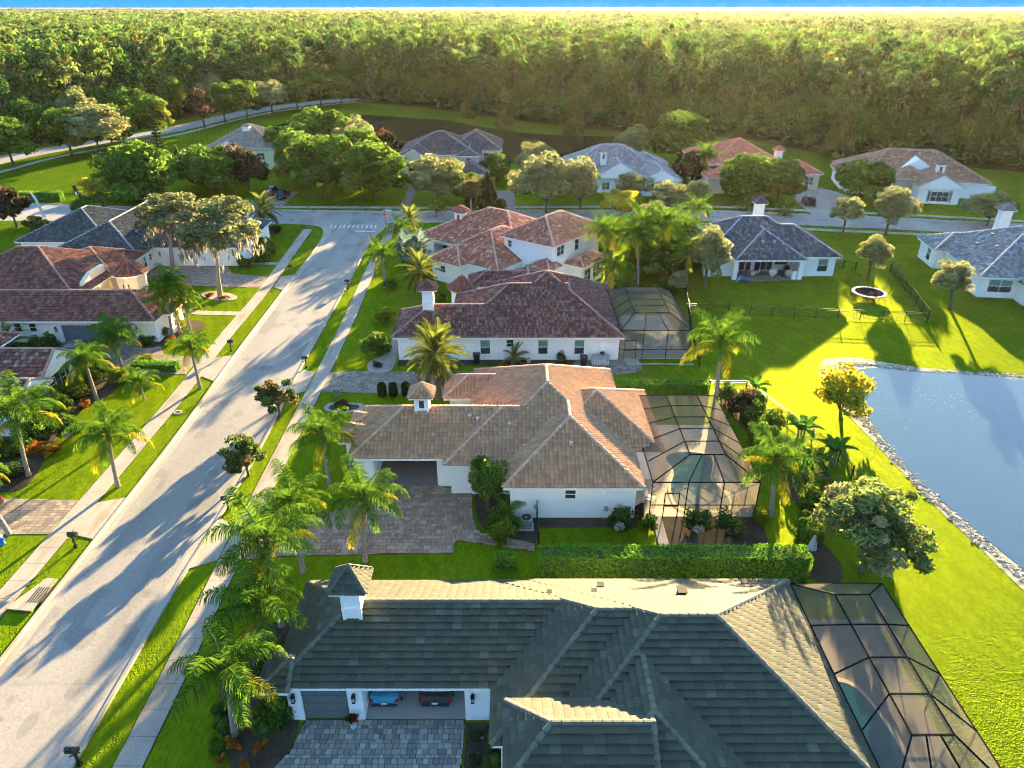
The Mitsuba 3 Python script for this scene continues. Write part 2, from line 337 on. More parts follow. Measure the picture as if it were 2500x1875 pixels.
paved('brown paved forecourt and side path with palms at its edge', [(-17.75, 35.6), (-14.5, 36.0), (-3.9, 36.3), (-3.9, 37.6), (1.5, 36.4), (1.5, 37.2), (-2.3, 38.4), (-2.8, 40), (-3, 43.1), (-5.3, 43.5), (-5.6, 43.9), (-10.4, 43.9), (-11.2, 41.6), (-14, 40.2), (-17.75, 39.1)], MIX, 4, 0.38)

# planting beds, patios and paths
def bed(label, pts, m='mulch', z=0.035): flat('planting_bed', pts, z, m, label)
bed('dark mulch bed left of the slate roofed garage', smooth_loop([(-15.9, 28.5), (-14.9, 24), (-13.4, 21.2), (-12.6, 20), (-11.2, 21.2), (-10.75, 23), (-11.2, 26), (-11.6, 31)], 5))
bed('dark bed beside the slate roofed house front', [(-2.3, 16), (-2.3, 23.6), (-0.3, 23.6), (-0.3, 16)])
bed('mulch bed along the white wall of the brown roofed house', smooth_loop([(-2.6, 43.2), (-2.5, 40.2), (-1.8, 38.6), (0, 37.6), (1.6, 37.3), (1.7, 39.9), (-.4, 40.2), (-.5, 43)], 4))
bed('strip of bare soil at the foot of the white wall', [(1.9, 38.9), (8.8, 39.0), (8.8, 39.95), (1.9, 39.95)], 'mulch', 0.03)
bed('mulch bed before the screened pool', [(10.6, 36.9), (17.4, 36.6), (17.6, 40), (10.6, 40)])
bed('round bed with a dark shrub on the lawn', smooth_loop([(-16.9, 55.3), (-15.4, 54.6), (-13.5, 55.2), (-13.6, 56.3), (-15.3, 56.6), (-16.8, 56.4)], 6), 'concrete', 0.05)
bed('mulch inside the round lawn bed', smooth_loop([(-16.5, 55.4), (-15.4, 55.0), (-14.0, 55.4), (-14.0, 56.0), (-15.3, 56.25), (-16.4, 56.1)], 6), 'mulch', 0.06)
bed('pale gravel strip beside the maroon roofed garage', smooth_loop([(-14.2, 62.9), (-12.2, 62.9), (-11.9, 66), (-12.2, 71), (-13, 71), (-13.2, 67), (-14.6, 65)], 5), 'concrete', 0.045)
bed('mulch bed along the white side wall', [(-11.6, 64.2), (6.6, 64.2), (6.6, 65.6), (-11.6, 65.6)])
bed('bed with orange flowers round the mossy tree', smooth_loop([(-39.3, 84.3), (-37, 82.4), (-34.6, 82.4), (-34.5, 83.6), (-36, 84.8), (-38.5, 85.4)], 6), 'concrete', 0.05)
bed('shrub bed at the maroon roofed garage', smooth_loop([(-40.3, 75.5), (-40.2, 69.5), (-38.2, 68.5), (-35.5, 72), (-35, 74.5), (-37, 76)], 5))
bed('wide planting bed before the left house front', smooth_loop([(-47, 62), (-43, 61.5), (-39, 62), (-37.6, 58.5), (-39, 54), (-38, 49), (-36.8, 43.9), (-39, 43), (-46, 43), (-50, 52)], 5))
bed('mulch bed along the garden fence', smooth_loop([(19.2, 57.2), (21, 57.5), (22.6, 52.6), (24.4, 47), (24.3, 42), (22.6, 40), (20.6, 42), (21.0, 47), (20, 52)], 5))
bed('bare soil beside the end of the long hedge', smooth_loop([(18.9, 34), (20.6, 33.6), (21.4, 35.4), (20.6, 38), (19.2, 37)], 5))
flat('patio', smooth_loop([(6.7, 63.0), (6.7, 65.5), (12.6, 65.5), (13.0, 63.4), (11.5, 62.4), (8, 62.2)], 3), 0.04, 'far_paver', 'small paved patio at the white side wall')
flat('step_slab', [(11.7, 64.2), (13.1, 64.2), (12.9, 65.6), (11.4, 65.6)], 0.1, 'concrete', 'pale concrete slab at the screen door')
flat('garden_edging', [(13.0, 64.5), (18.4, 64.3), (18.4, 64.5), (13.0, 64.7)], 0.08, 'concrete', 'thin white edging before the screened pool')
flat('garden_path', [(9.9, 36.4), (10.6, 36.4), (10.6, 40.1), (9.9, 40.1)], 0.06, 'concrete', 'short slab path to the pool screen door')

# ------------------------------------------------------------------ pond and lake
POND = np.vstack([smooth_line([(90, 56), (70, 58.5), (52, 60.6), (45, 62.2), (40.4, 62.7), (36.5, 63.6), (34, 62.6), (32.6, 59), (31.6, 54.8), (31.2, 50), (31.1, 45.4), (31.5, 42.1), (32.0, 39.4), (32.6, 36.5), (33.6, 32), (35.5, 25), (39, 14), (42, 4)], 6), [(90, 4)]])
SHORE = np.vstack([smooth_line([(90, 58.2), (70, 60.2), (50.3, 61.9), (45, 62.9), (41.8, 63.6), (38.6, 64.7), (36, 66.0), (33.1, 66.0), (31.3, 64.6), (30.3, 62), (30.1, 58.3), (29.9, 54.2), (30.2, 50), (30.5, 45), (30.8, 41), (31.3, 37.5), (32.0, 32), (34.2, 25), (37.6, 14), (40.5, 4)], 6), [(90, 4)]])
scene['sand'] = two({'type': 'principled', 'base_color': mikit.proc(lambda p, n, uv: mix((0.16, 0.15, 0.09), (0.46, 0.43, 0.36), noise(p.x * 5, p.y * 5, 1.0)) * (0.55 + 0.6 * fbm(p.x * 1.7, p.y * 1.7, 2.0, 3))), 'roughness': 0.95})
flat('pond_shore', SHORE, 0.02, 'sand', 'pale eroded shoreline round the pond')
flat('pond', POND, 0.045, 'pond_water', 'still blue grey pond behind the gardens')
LAKE = smooth_loop([(-88, 177), (-82, 186), (-76, 205), (-75, 224), (-64.6, 246), (-53, 255), (-32, 246), (-21, 241), (-11, 229), (-2, 220), (8, 213), (29, 208), (40, 203), (36, 194), (22, 180), (8, 171.5), (-10, 170), (-35, 174), (-55, 188), (-66, 196), (-74, 186), (-84, 172)], 5)
flat('lake', LAKE, 0.03, 'lake_water', 'dark lake below the forest edge')
def pebbles(name, label, n, gen, seed, cols, smin, smax):
    r = np.random.default_rng(seed); P = gen(n, r); n = len(P)
    a = r.uniform(0, 2 * PI, n); s = r.uniform(smin, smax, n) ; e = r.uniform(.5, 1.0, n)
    ang = np.arange(6) * PI / 3
    rx = s[:, None] * np.cos(ang) * r.uniform(.7, 1.2, (n, 6)); ry = (s * e)[:, None] * np.sin(ang) * r.uniform(.7, 1.2, (n, 6))
    X = P[:, :1] + rx * np.cos(a)[:, None] - ry * np.sin(a)[:, None]; Y = P[:, 1:2] + rx * np.sin(a)[:, None] + ry * np.cos(a)[:, None]
    rim = np.stack([X, Y, np.full_like(X, 0.03)], -1); top = np.stack([P[:, 0], P[:, 1], 0.06 + s * 0.25], -1)[:, None]
    v = np.concatenate([rim, top], 1); k = np.arange(n)[:, None] * 7
    f = np.concatenate([np.stack([k[:, 0] + j, k[:, 0] + (j + 1) % 6, k[:, 0] + 6], 1) for j in range(6)])
    c = np.repeat(np.array(cols)[r.integers(len(cols), size=n)] * r.uniform(.7, 1.15, (n, 1)), 7, axis=0)
    tag(put(name, MB().add((v.reshape(-1, 3), f), c).ply()), label, 'rocks', None, 'stuff')
def along(line, spread):
    p = np.asarray(line, float); seg = np.r_[0, np.cumsum(np.linalg.norm(np.diff(p, axis=0), axis=1))]
    def gen(n, r):
        s = r.uniform(0, seg[-1], n); c = np.stack([np.interp(s, seg, p[:, 0]), np.interp(s, seg, p[:, 1])], 1)
        t = np.stack([np.interp(s + .3, seg, p[:, 0]), np.interp(s + .3, seg, p[:, 1])], 1) - c
        nr = unit(np.stack([-t[:, 1], t[:, 0]], 1)); w = 0.15 + 0.85 * (np.sin(s * 1.9) * np.sin(s * 0.7 + 1) * .5 + .5)
        return c + nr * (r.normal(0, spread, n) * w)[:, None]
    return gen
PALE = [srgb(214, 206, 188), srgb(160, 154, 140), srgb(178, 166, 142), srgb(128, 122, 108), srgb(104, 100, 88), srgb(140, 134, 118)]
pebbles('shore_stones', 'white stones and debris along the pond edge', 3600, along(smooth_line([(60, 60.3), (45, 62.6), (40.4, 63.0), (36.4, 64.4), (33.6, 63.9), (31.9, 60), (31.0, 54.8), (30.9, 48.8), (31.0, 43), (31.6, 39), (32.3, 35), (33.4, 29), (35, 23)], 8), 0.36), 8, PALE, 0.04, 0.17)
pebbles('floating_leaves', 'pale leaves floating on the pond', 170, lambda n, r: np.vstack([np.c_[r.normal(40.5, 2.2, n // 2), r.normal(56.5, 1.4, n // 2)], np.c_[r.normal(34.0, 1.0, n // 2), r.normal(57, 2.0, n // 2)]]), 9, PALE, 0.05, 0.12)

# ------------------------------------------------------------------ houses
WHITE = srgb(238, 236, 230)
NEAR_BARREL = dict(w=0.30, e=0.36, fr=[0, .12, .32, .55, .75, 1.0], ht=[0, .055, .09, .065, .0, 0], step=.085)
FAR_BARREL = dict(w=0.36, e=0.42, fr=[0, .3, .6, 1], ht=[0, .10, .07, 0], step=.08)
FLAT = dict(w=0.46, e=0.365, fr=[0, .06, .5, .94, 1], ht=[.012, .022, .028, .022, .012], step=.125)

def height(b, x, y):
    x0, x1, y0, y1, ze, p = b[:6]; g = b[6] if len(b) > 6 else ''
    d = [np.full_like(x, 99.0)]
    if 'W' not in g: d.append(x - x0)
    if 'E' not in g: d.append(x1 - x)
    if 'S' not in g: d.append(y - y0)
    if 'N' not in g: d.append(y1 - y)
    h = ze + p * np.minimum.reduce(d)
    return np.where((x > x0) & (x < x1) & (y > y0) & (y < y1), h, -9)

def planes(b):
    """(polygons with the eave first, cap edges) of one hip or gable block."""
    x0, x1, y0, y1, ze, p = b[:6]; g = b[6] if len(b) > 6 else ''
    along_x = (x1 - x0 >= y1 - y0) if not g else ('W' in g or 'E' in g)
    if along_x:
        hw = (y1 - y0) / 2; ym = (y0 + y1) / 2; zr = ze + p * hw
        a = np.array([x0 if 'W' in g else x0 + hw, ym, zr]); c = np.array([x1 if 'E' in g else x1 - hw, ym, zr])
    else:
        hw = (x1 - x0) / 2; xm = (x0 + x1) / 2; zr = ze + p * hw
        a = np.array([xm, y0 if 'S' in g else y0 + hw, zr]); c = np.array([xm, y1 if 'N' in g else y1 - hw, zr])
    sw, se, ne, nw = (np.array([x, y, ze]) for x, y in ((x0, y0), (x1, y0), (x1, y1), (x0, y1)))
    P, E, G = [], [(a, c)], []
    if along_x:
        P += [[sw, se, c, a], [ne, nw, a, c]]
        for ch, tri, e in (('W', [nw, sw, a, a], [(sw, a), (nw, a)]), ('E', [se, ne, c, c], [(se, c), (ne, c)])):
            if ch in g: G.append(tri[:3]); E += e
            else: P.append(tri); E += e
    else:
        P += [[se, ne, c, a], [nw, sw, a, c]]
        for ch, tri, e in (('S', [sw, se, a, a], [(sw, a), (se, a)]), ('N', [ne, nw, c, c], [(ne, c), (nw, c)])):
            if ch in g: G.append(tri[:3]); E += e
            else: P.append(tri); E += e
    return P, E, G

def tiles_on(poly, st, others, r):
    """Vertices (n, m, 3) of the tiles on a roof plane, faces of one tile, and centres."""
    p0, p1, p2, p3 = [np.asarray(q, float) for q in poly]
    u = unit(p1 - p0); w = p3 - p0; w = unit(w - u * (w @ u))
    if np.linalg.norm(p3 - p0) < 1e-6: return None
    nrm = np.cross(u, w)
    if nrm[2] < 0: nrm = -nrm
    L, tm = np.linalg.norm(p1 - p0), (p3 - p0) @ w
    sl0, sl1, sr0, sr1 = 0.0, (p3 - p0) @ u, L, (p2 - p0) @ u
    fr, ht = np.array(st['fr']), np.array(st['ht']); nf = len(fr)
    rows = max(1, int(round(tm / st['e']))); e = tm / rows; V, C = [], []
    for i in range(rows):
        ta, tb = i * e - 0.03, (i + 1) * e
        la, lb = sl0 + (sl1 - sl0) * max(ta, 0) / tm, sl0 + (sl1 - sl0) * tb / tm
        ra, rb = sr0 + (sr1 - sr0) * max(ta, 0) / tm, sr0 + (sr1 - sr0) * tb / tm
        ks = np.arange(math.floor(min(la, lb) / st['w']), math.ceil(max(ra, rb) / st['w']))
        s = ks[:, None] * st['w'] + fr[None] * st['w']
        keep = (s[:, -1] > min(la, lb) + 0.02) & (s[:, 0] < max(ra, rb) - 0.02)
        s = s[keep]
        if not len(s): continue
        jit = r.uniform(-.008, .008, (len(s), 1))
        sa, sb = np.clip(s, la, ra), np.clip(s, lb, rb)
        lo = p0 + u * sa[..., None] + w * (ta + jit + .07)[..., None] + nrm * 0.0
        hi = lo - w * .07 + nrm * (ht + st['step'] + jit * .25)[..., None]
        top = p0 + u * sb[..., None] + w * tb + nrm * (ht * 1.0 + 0.004)[..., None]
        V.append(np.concatenate([lo, hi, top], 1)); C.append(hi[:, nf // 2] * .5 + top[:, nf // 2] * .5)
    V, C = np.concatenate(V), np.concatenate(C)
    hid = np.zeros(len(C), bool)
    for b in others: hid |= height(b, C[:, 0], C[:, 1]) > C[:, 2] + 0.02
    V, C = V[~hid], C[~hid]
    j = np.arange(nf - 1)
    f = np.concatenate([np.stack([j, j + 1, j + 1 + nf, j + nf], 1), np.stack([j + nf, j + 1 + nf, j + 1 + 2 * nf, j + 2 * nf], 1)])
    f = np.concatenate([f[:, [0, 1, 2]], f[:, [0, 2, 3]]])
    return V, f, C, nrm

class House:
    def __init__(s, name, label, cat='house', org=(0, 0), psi=0.0, seed=1, group=None):
        s.key = thing(name, label, cat, group); s.o = np.array([*org, 0.0]); s.r = np.random.default_rng(seed)
        a = math.radians(psi); s.R = np.array([[math.cos(a), -math.sin(a), 0], [math.sin(a), math.cos(a), 0], [0, 0, 1]])
    def xf(s, v): return np.asarray(v, float) @ s.R.T + s.o
    def part(s, name, mb, bsdf='matte', parent=None, smooth=False):
        return put(name, mb.ply(bsdf, smooth=smooth, xf=s.xf), parent or s.key)
    def roof(s, blocks, st, cols, mottle=None, pieces=0, fascia=WHITE, cap_col=None, vary=.1):
        """Hip and gable blocks (x0, x1, y0, y1, eave height, slope, gable sides) under tiles."""
        s.blocks = blocks; base = MB(); cols = [np.asarray(c) for c in cols]; dark = np.mean(cols, 0) * 0.6
        caps, tl = [], []
        for bi, b in enumerate(blocks):
            P, E, G = planes(b); others = [o for o in blocks if o is not b]
            for q in P: base.add((np.array(q) - [0, 0, .012], [[0, 1, 2], [0, 2, 3]]), dark)
            for q in G: base.add((np.array(q) + [0, 0, -.02], [[0, 1, 2]]), fascia)
            for q in P:
                t = tiles_on(q, st, others, s.r)
                if t: tl.append(t)
            for a, c in E:
                n = int(np.linalg.norm(c - a) / 0.40)
                for i in range(n):
                    m = a + (c - a) * (i + .5) / n
                    if any(height(o, m[:1], m[1:2])[0] > m[2] - .09 for o in others): continue
                    d = (c - a) / n
                    q0, q1 = (a + d * i, a + d * (i + 1.12)) if a[2] <= c[2] else (a + d * (i + 1), a + d * (i - .12))
                    side = unit(np.cross(d, [0, 0, 1])); up = unit(np.cross(side, d)); up = up if up[2] > 0 else -up
                    ring = lambda q, r_, l: [q + side * r_ * math.cos(t) + up * (l + r_ * .75 * math.sin(t)) for t in np.linspace(-.3, PI + .3, 6)]
                    v = np.array(ring(q0, .155, .05) + ring(q1, .12, .03)); jj = np.arange(5)
                    f = np.stack([jj, jj + 1, jj + 7, jj + 6], 1)
                    caps.append((np.linalg.norm(s.xf(m) - CAM), v, np.vstack([f[:, :3], f[:, [0, 2, 3]], [[0, 2, 1], [0, 3, 2], [0, 4, 3], [0, 5, 4]]])))
        rk = s.part('roof', base)
        lvl = {}
        for b in blocks: lvl.setdefault(round(b[4], 3), []).append(b)
        fm = MB()
        for ze, bs in lvl.items():
            cs = m3.CrossSection.batch_boolean([m3.CrossSection.square([b[1] - b[0] - .06, b[3] - b[2] - .06]).translate([b[0] + .03, b[2] + .03]) for b in bs], m3.OpType.Add)
            m = cs.extrude(.2).translate([0, 0, ze - .22]).to_mesh(); fm.add((m.vert_properties[:, :3], m.tri_verts), fascia)
        s.part('fascia', fm, parent=rk)
        near, rest = [], MB()
        for V, f, C, nrm in tl:
            cen = s.xf(C); nw = s.R @ nrm
            face = ((CAM - cen) @ nw) / np.linalg.norm(CAM - cen, axis=1)
            pick = s.r.integers(len(cols), size=len(V)); col = np.array(cols)[pick] * s.r.uniform(1 - vary, 1 + vary, (len(V), 1))
            if mottle is not None:
                g = meshkit.noise(cen * 0.6) if False else np.sin(cen[:, 0] * 1.3 + 2 * np.sin(cen[:, 1] * .7)) * np.sin(cen[:, 1] * 1.1 + cen[:, 2] * 2)
                m = s.r.random(len(V)) < mottle[1] * (1 + 0.6 * g); col[m] = np.asarray(mottle[0]) * s.r.uniform(.7, 1.2, (m.sum(), 1))
            dist = np.linalg.norm(CAM - cen, axis=1) - 200 * (face < .1) * 0 + 999 * (face < .1)
            pz = cen @ np.array([0, math.sin(PITCH), 0]) if False else None
            cz = (cen[:, 1]) * math.cos(PITCH) + (32 - cen[:, 2]) * math.sin(PITCH); vy = (32 - cen[:, 2]) * math.cos(PITCH) - cen[:, 1] * math.sin(PITCH)
            dist += 999 * ((vy / cz > .53) | (np.abs(cen[:, 0] / cz) > .71))
            m_ = V.shape[1]
            order = np.arange(len(V))
            if pieces:
                near += [(dist[i], V[i], f, col[i]) for i in order]
            else:
                rest.add((V.reshape(-1, 3), (f[None] + np.arange(len(V))[:, None, None] * m_).reshape(-1, 3)), np.repeat(col, m_, axis=0))
        near.sort(key=lambda t: t[0])
        for i, (d, v, f, c) in enumerate(near):
            if i < pieces: s.part('tile', MB().add((v, f), c), parent=rk)
            else: rest.add((v, f), c)
        tag(s.part('tile_field', rest, parent=rk), None, None, None, 'stuff')
        caps.sort(key=lambda t: t[0]); cm = MB(); cc = np.mean(cols, 0) * 1.25 if cap_col is None else np.asarray(cap_col)
        for i, (d, v, f) in enumerate(caps):
            c = cc * s.r.uniform(.85, 1.15)
            if pieces and i < 220 and d < 900: s.part('ridge_cap', MB().add((v, f), c), parent=rk)
            else: cm.add((v, f), c)
        if not cm.empty(): tag(s.part('ridge_cap_row', cm, parent=rk), None, None, None, 'stuff')
        s.rk = rk
        return s
    def walls(s, rects, ztop, col=WHITE, cut=(), z0=0.0, name='wall'):
        """One joined wall body of the rectangles (x0, x1, y0, y1); cut: boxes taken out of it."""
        cs = m3.CrossSection.batch_boolean([m3.CrossSection.square([b[1] - b[0], b[3] - b[2]]).translate([b[0], b[2]]) for b in rects], m3.OpType.Add)
        m = cs.extrude(ztop - z0).translate([0, 0, z0])
        for c in cut: m = m - m3.Manifold.cube([c[1] - c[0], c[3] - c[2], c[5] - c[4]]).translate([c[0], c[2], c[4]])
        m = m.to_mesh()
        return s.part(name, MB().add((m.vert_properties[:, :3], m.tri_verts), col))
    def frame_on(s, face, at):
        """Maps (along, out, up) to the house's axes for a wall that looks S, N, W or E."""
        ax = {'S': ([1, 0, 0], [0, -1, 0]), 'N': ([-1, 0, 0], [0, 1, 0]), 'E': ([0, 1, 0], [1, 0, 0]), 'W': ([0, -1, 0], [-1, 0, 0])}[face]
        a, o = np.array(ax[0], float), np.array(ax[1], float)
        org = np.array([0, at, 0.0]) if face in 'SN' else np.array([at, 0, 0.0])
        sgn = {'S': 1, 'N': -1, 'E': 1, 'W': -1}[face]
        return lambda vf: (org + np.outer(np.asarray(vf[0])[:, 0] * sgn, a) + np.outer(np.asarray(vf[0])[:, 1], o) + np.outer(np.asarray(vf[0])[:, 2], [0, 0, 1.0]), vf[1])
    def window(s, x0, x1, z0, z1, face, at, col=WHITE, glass=(.025, .035, .04), mull=0, rail=True, top=None):
        """A framed window; x0..x1 run along the wall (x for S and N, y for E and W)."""
        F = s.frame_on(face, at); w = .07; mb = MB()
        for b in ((x0 - w, x1 + w, -.02, .05, z0 - w, z0), (x0 - w, x1 + w, -.02, .05, z1, z1 + w), (x0 - w, x0, -.02, .047, z0, z1), (x1, x1 + w, -.02, .047, z0, z1)): mb.add(F(box(*b)), col)
        if rail: mb.add(F(box(x0, x1, -.02, .035, (z0 + z1) / 2 - .03, (z0 + z1) / 2 + .03)), col)
        for i in range(mull):
            xm = x0 + (x1 - x0) * (i + 1) / (mull + 1); mb.add(F(box(xm - .035, xm + .035, -.02, .041, z0, z1)), col)
        k = s.part('window', mb)
        zm = (z0 + z1) / 2
        s.part('pane', MB().add(F(box(x0, x1, -.02, .012, z0, zm if top is not None else z1)), glass), 'glass', k)
        if top is not None: s.part('pane', MB().add(F(box(x0, x1, -.02, .012, zm, z1)), top), 'glass', k)
        return k
    def door(s, x0, x1, z0, z1, face, at, col, panels=4, name='garage_door'):
        F = s.frame_on(face, at)
        k = s.part(name, MB().add(F(box(x0, x1, -.02, .02, z0, z1)), np.asarray(col) * .8))
        h = (z1 - z0) / panels
        for i in range(panels): s.part('panel', MB().add(F(box(x0 + .05, x1 - .05, -.01, .045, z0 + i * h + .02, z0 + (i + 1) * h - .02)), col), parent=k)
        return k
    def lamp(s, x, z, face, at):
        F = s.frame_on(face, at); mb = MB()
        mb.add(F(box(x - .06, x + .06, 0, .04, z - .15, z + .25)), (.01,) * 3).add(F(box(x - .1, x + .1, .06, .26, z + .16, z + .22)), (.01,) * 3).add(F(box(x - .05, x + .05, .08, .22, z + .22, z + .36)), (.01,) * 3)
        mb.add(F(box(x - .08, x + .08, .08, .24, z - .22, z - .17)), (.01,) * 3)
        for dx in (-.08, .06):
            for dy in (.08, .22): mb.add(F(box(x + dx, x + dx + .02, dy, dy + .02, z - .17, z + .16)), (.01,) * 3)
        k = s.part('wall_lamp', mb, 'satin')
        s.part('lantern_glass', MB().add(F(box(x - .055, x + .055, .105, .215, z - .17, z + .16)), (.35, .35, .33)), 'glass', k)
    def turret(s, x, y, w, z0, z1, zr, cols, st=FAR_BARREL, over=.42, panel=True, arch=False):
        """A square white chimney tower with raised corner strips, a cornice and a small tiled hip roof."""
        mb = MB().add(box(x - w / 2, x + w / 2, y - w / 2, y + w / 2, z0, z1), WHITE)
        for dx, dy in ((-1, -1), (1, -1), (1, 1), (-1, 1)): mb.add(box(x + dx * w / 2 - .08, x + dx * w / 2 + .08, y + dy * w / 2 - .08, y + dy * w / 2 + .08, z0, z1 - .02), WHITE)
        zm = z0 + (z1 - z0) * .42
        mb.add(box(x - w / 2 - .1, x + w / 2 + .1, y - w / 2 - .1, y + w / 2 + .1, zm - .06, zm + .06), WHITE).add(box(x - w / 2 - .14, x + w / 2 + .14, y - w / 2 - .14, y + w / 2 + .14, z1 - .14, z1 + .01), WHITE)
        k = s.part('chimney_tower', mb)
        if arch: s.part('arched_opening', MB().add(box(x - w * .2, x + w * .2, y - w / 2 - .03, y - w / 2 + .01, zm + .12, z1 - .3), (.05, .05, .05)), parent=k)
        h = w / 2 + over; b = (x - h, x + h, y - h, y + h, z1 + .1, (zr - z1 - .1) / h)
        P, E, G = planes(b); rb = MB(); cols = [np.asarray(c) for c in cols]
        rb.add(box(x - h, x + h, y - h, y + h, z1, z1 + .09), WHITE)
        for q in P:
            rb.add((np.array(q), [[0, 1, 2]]), cols[0] * .6)
            t = tiles_on(q, {**st, 'w': .28, 'e': .3}, [], s.r)
            if t:
                V, f, C, n = t; rb.add((V.reshape(-1, 3), (f[None] + np.arange(len(V))[:, None, None] * V.shape[1]).reshape(-1, 3)), np.repeat(np.array(cols)[s.r.integers(len(cols), size=len(V))] * s.r.uniform(.8, 1.2, (len(V), 1)), V.shape[1], axis=0))
        for a, c in E[1:]: rb.add(tube([a + [0, 0, .05], c + [0, 0, .08]], .1, 6), np.mean(cols, 0) * 1.3)
        s.part('tower_roof', rb, parent=k)
        return k
    def vent(s, x, y, size=.25, col=(.03, .03, .03)):
        z = max(height(b, np.array([x]), np.array([y]))[0] for b in s.blocks)
        mb = MB().add(box(x - size / 2, x + size / 2, y - size / 2, y + size / 2, z - .2, z + size * .9), col).add(box(x - size * .62, x + size * .62, y - size * .62, y + size * .62, z + size * .9, z + size * 1.02), col)
        s.part('roof_vent', mb, parent=s.rk)
    def pipe(s, x, y, z1, face='S'):
        s.part('downpipe', MB().add(box(x - .045, x + .045, y - .1, y - .005, .05, z1), WHITE))

# slate-roofed house in the foreground
SLATE = [srgb(72, 75, 62), srgb(69, 72, 60), srgb(76, 78, 64), srgb(66, 69, 58)]
h = House('slate_roofed_house', 'white house in the foreground with a long dark slate coloured tile roof and open garage', seed=11)
h.roof([(-11.75, 2.5, 23.55, 30.75, 2.68, .60, 'E'), (-.95, 12, 20.5, 30.8, 2.70, .60), (.9, 15.9, 18.45, 30.8, 2.73, .60), (1.35, 10.75, 15.4, 24.2, 2.74, .60, 'N'), (-.3, 5.9, 17.5, 21.4, 4.5, .60, 'E'), (-12.4, -10.9, 23.3, 25.9, 2.66, .60, 'E')], FLAT, SLATE, pieces=300, cap_col=srgb(96, 98, 86), mottle=(srgb(84, 86, 74), .08), vary=.05)
h.walls([(-11.2, -.6, 23.8, 30.3), (-.5, 15.4, 20.9, 30.35), (1.4, 10.2, 15.9, 22), (-.2, 4, 19, 22)], 2.5, cut=[(-7.45, -2.35, 23, 30.0, -.1, 2.35), (-10.5, -8.2, 23, 23.95, -.1, 2.35)])
h.walls([(.1, 5.5, 17.9, 21.0)], 4.3, z0=2.4, name='porch_wall')
h.door(-10.5, -8.2, .02, 2.35, 'S', 23.93, srgb(96, 104, 100))
for x in (-10.85, -7.85, -1.95): h.lamp(x, 1.75, 'S', 23.8)
h.turret(-8.12, 26.75, .82, 4.2, 6.45, 7.55, SLATE, FLAT, over=.5)
h.part('garage_floor', MB().add(box(-7.45, -2.35, 23.85, 30, .0, .035), srgb(150, 148, 142)))
for x, y, z_ in ((2.0, 28.3, .22), (4.4, 28.3, .25), (4.9, 29.4, .3), (9.0, 28.0, .42), (13.1, 30.0, .3), (11.8, 30.2, .15)): h.vent(x, y, z_)

# tan-brown house with the pool
TAN = [srgb(176, 134, 101), srgb(169, 128, 97), srgb(183, 141, 107), srgb(161, 122, 92)]
h = House('tan_roofed_house', 'white house under a tan brown barrel tile roof with many hips beside the turquoise pool', seed=12)
h.roof([(-.64, 9.1, 39.68, 51, 2.82, .575, 'N'), (-3.4, 8.9, 42.32, 57.6, 2.86, .575), (-4.95, 3, 42.36, 50.85, 2.84, .575, 'E'), (-12.0, 0, 43.2, 50.8, 2.88, .575, 'E'), (2, 11.3, 44.13, 53.6, 2.85, .575), (-5.8, 2, 52.2, 56.3, 2.9, .575, 'E'), (-13.3, -9, 45.6, 48.4, 2.75, .45, 'E'), (-12.9, -8.6, 47.6, 50.2, 2.7, .45, 'E')], NEAR_BARREL, TAN, pieces=300, cap_col=srgb(186, 152, 124), vary=.06)
h.walls([(-.13, 8.65, 40.0, 48), (-2.95, 8.45, 42.75, 57.1), (-4.5, 3, 42.8, 50.4), (-11.5, 0, 43.75, 50.3), (2, 10.85, 44.6, 53.1), (-5.3, 2, 52.7, 55.8), (-12.8, -9, 46, 48), (-12.3, -9, 47.8, 49.9)], 2.66, cut=[(-10.3, -5.6, 43, 49, -.1, 2.3)])
h.window(3.72, 4.42, 1.72, 2.42, 'S', 40.0)
h.part('garage_floor', MB().add(box(-10.3, -5.6, 43.8, 49, 0, .035), srgb(120, 116, 112)))
h.part('garage_cabinet', MB().add(box(-9.9, -6.1, 48.6, 48.98, .3, 1.9), srgb(70, 66, 64)))
h.turret(-6.85, 47.1, .92, 4.3, 6.1, 7.05, TAN, over=.45, arch=True)
for x, y in ((-2.6, 46.0), (-3.2, 46.2), (-.2, 45.2), (4.2, 42.6)): h.vent(x, y, .22, srgb(190, 176, 160))
h.part('meter_box', MB().add(box(6.5, 6.75, 39.85, 40.0, .7, 1.05), srgb(150, 150, 150)).add(box(6.6, 6.64, 39.93, 39.99, 1.0, 2.5), WHITE))
h.part('cable_box', MB().add(box(1.55, 1.75, 39.88, 40.0, .9, 1.2), srgb(160, 160, 160)))

# maroon-roofed white house
MAROON = [srgb(112, 74, 64), srgb(100, 66, 59), srgb(122, 80, 69), srgb(92, 62, 56)]
h = House('maroon_roofed_house', 'long white house with a mottled maroon barrel tile roof and three tall side windows', seed=13)
h.roof([(-3.8, 11.35, 64.9, 80.1, 2.80, .575), (-6.35, 6, 64.94, 77.1, 2.78, .575, 'E'), (-12.1, 0, 64.98, 72.3, 2.76, .575, 'E'), (-5.2, 5, 78.3, 82.7, 3.2, .575, 'E'), (-.5, 4.3, 76, 84, 3.1, .62)], NEAR_BARREL, MAROON, mottle=(srgb(138, 104, 92), .26), cap_col=srgb(150, 118, 106))
h.walls([(-3.3, 10.9, 65.5, 79.6), (-5.9, 6, 65.5, 76.6), (-11.6, 0, 65.5, 71.8), (-4.7, 5, 78.8, 82.2), (0, 3.8, 79, 83.5)], 2.6)
h.walls([(-4.7, 4, 78.85, 82.1)], 3.05, z0=2.55, name='upper_wall')
for x in (-3.2, 2.68, 6.38): h.window(x, x + .95, .72, 2.25, 'S', 65.5, glass=(.03, .035, .04), top=(.12, .24, .21))
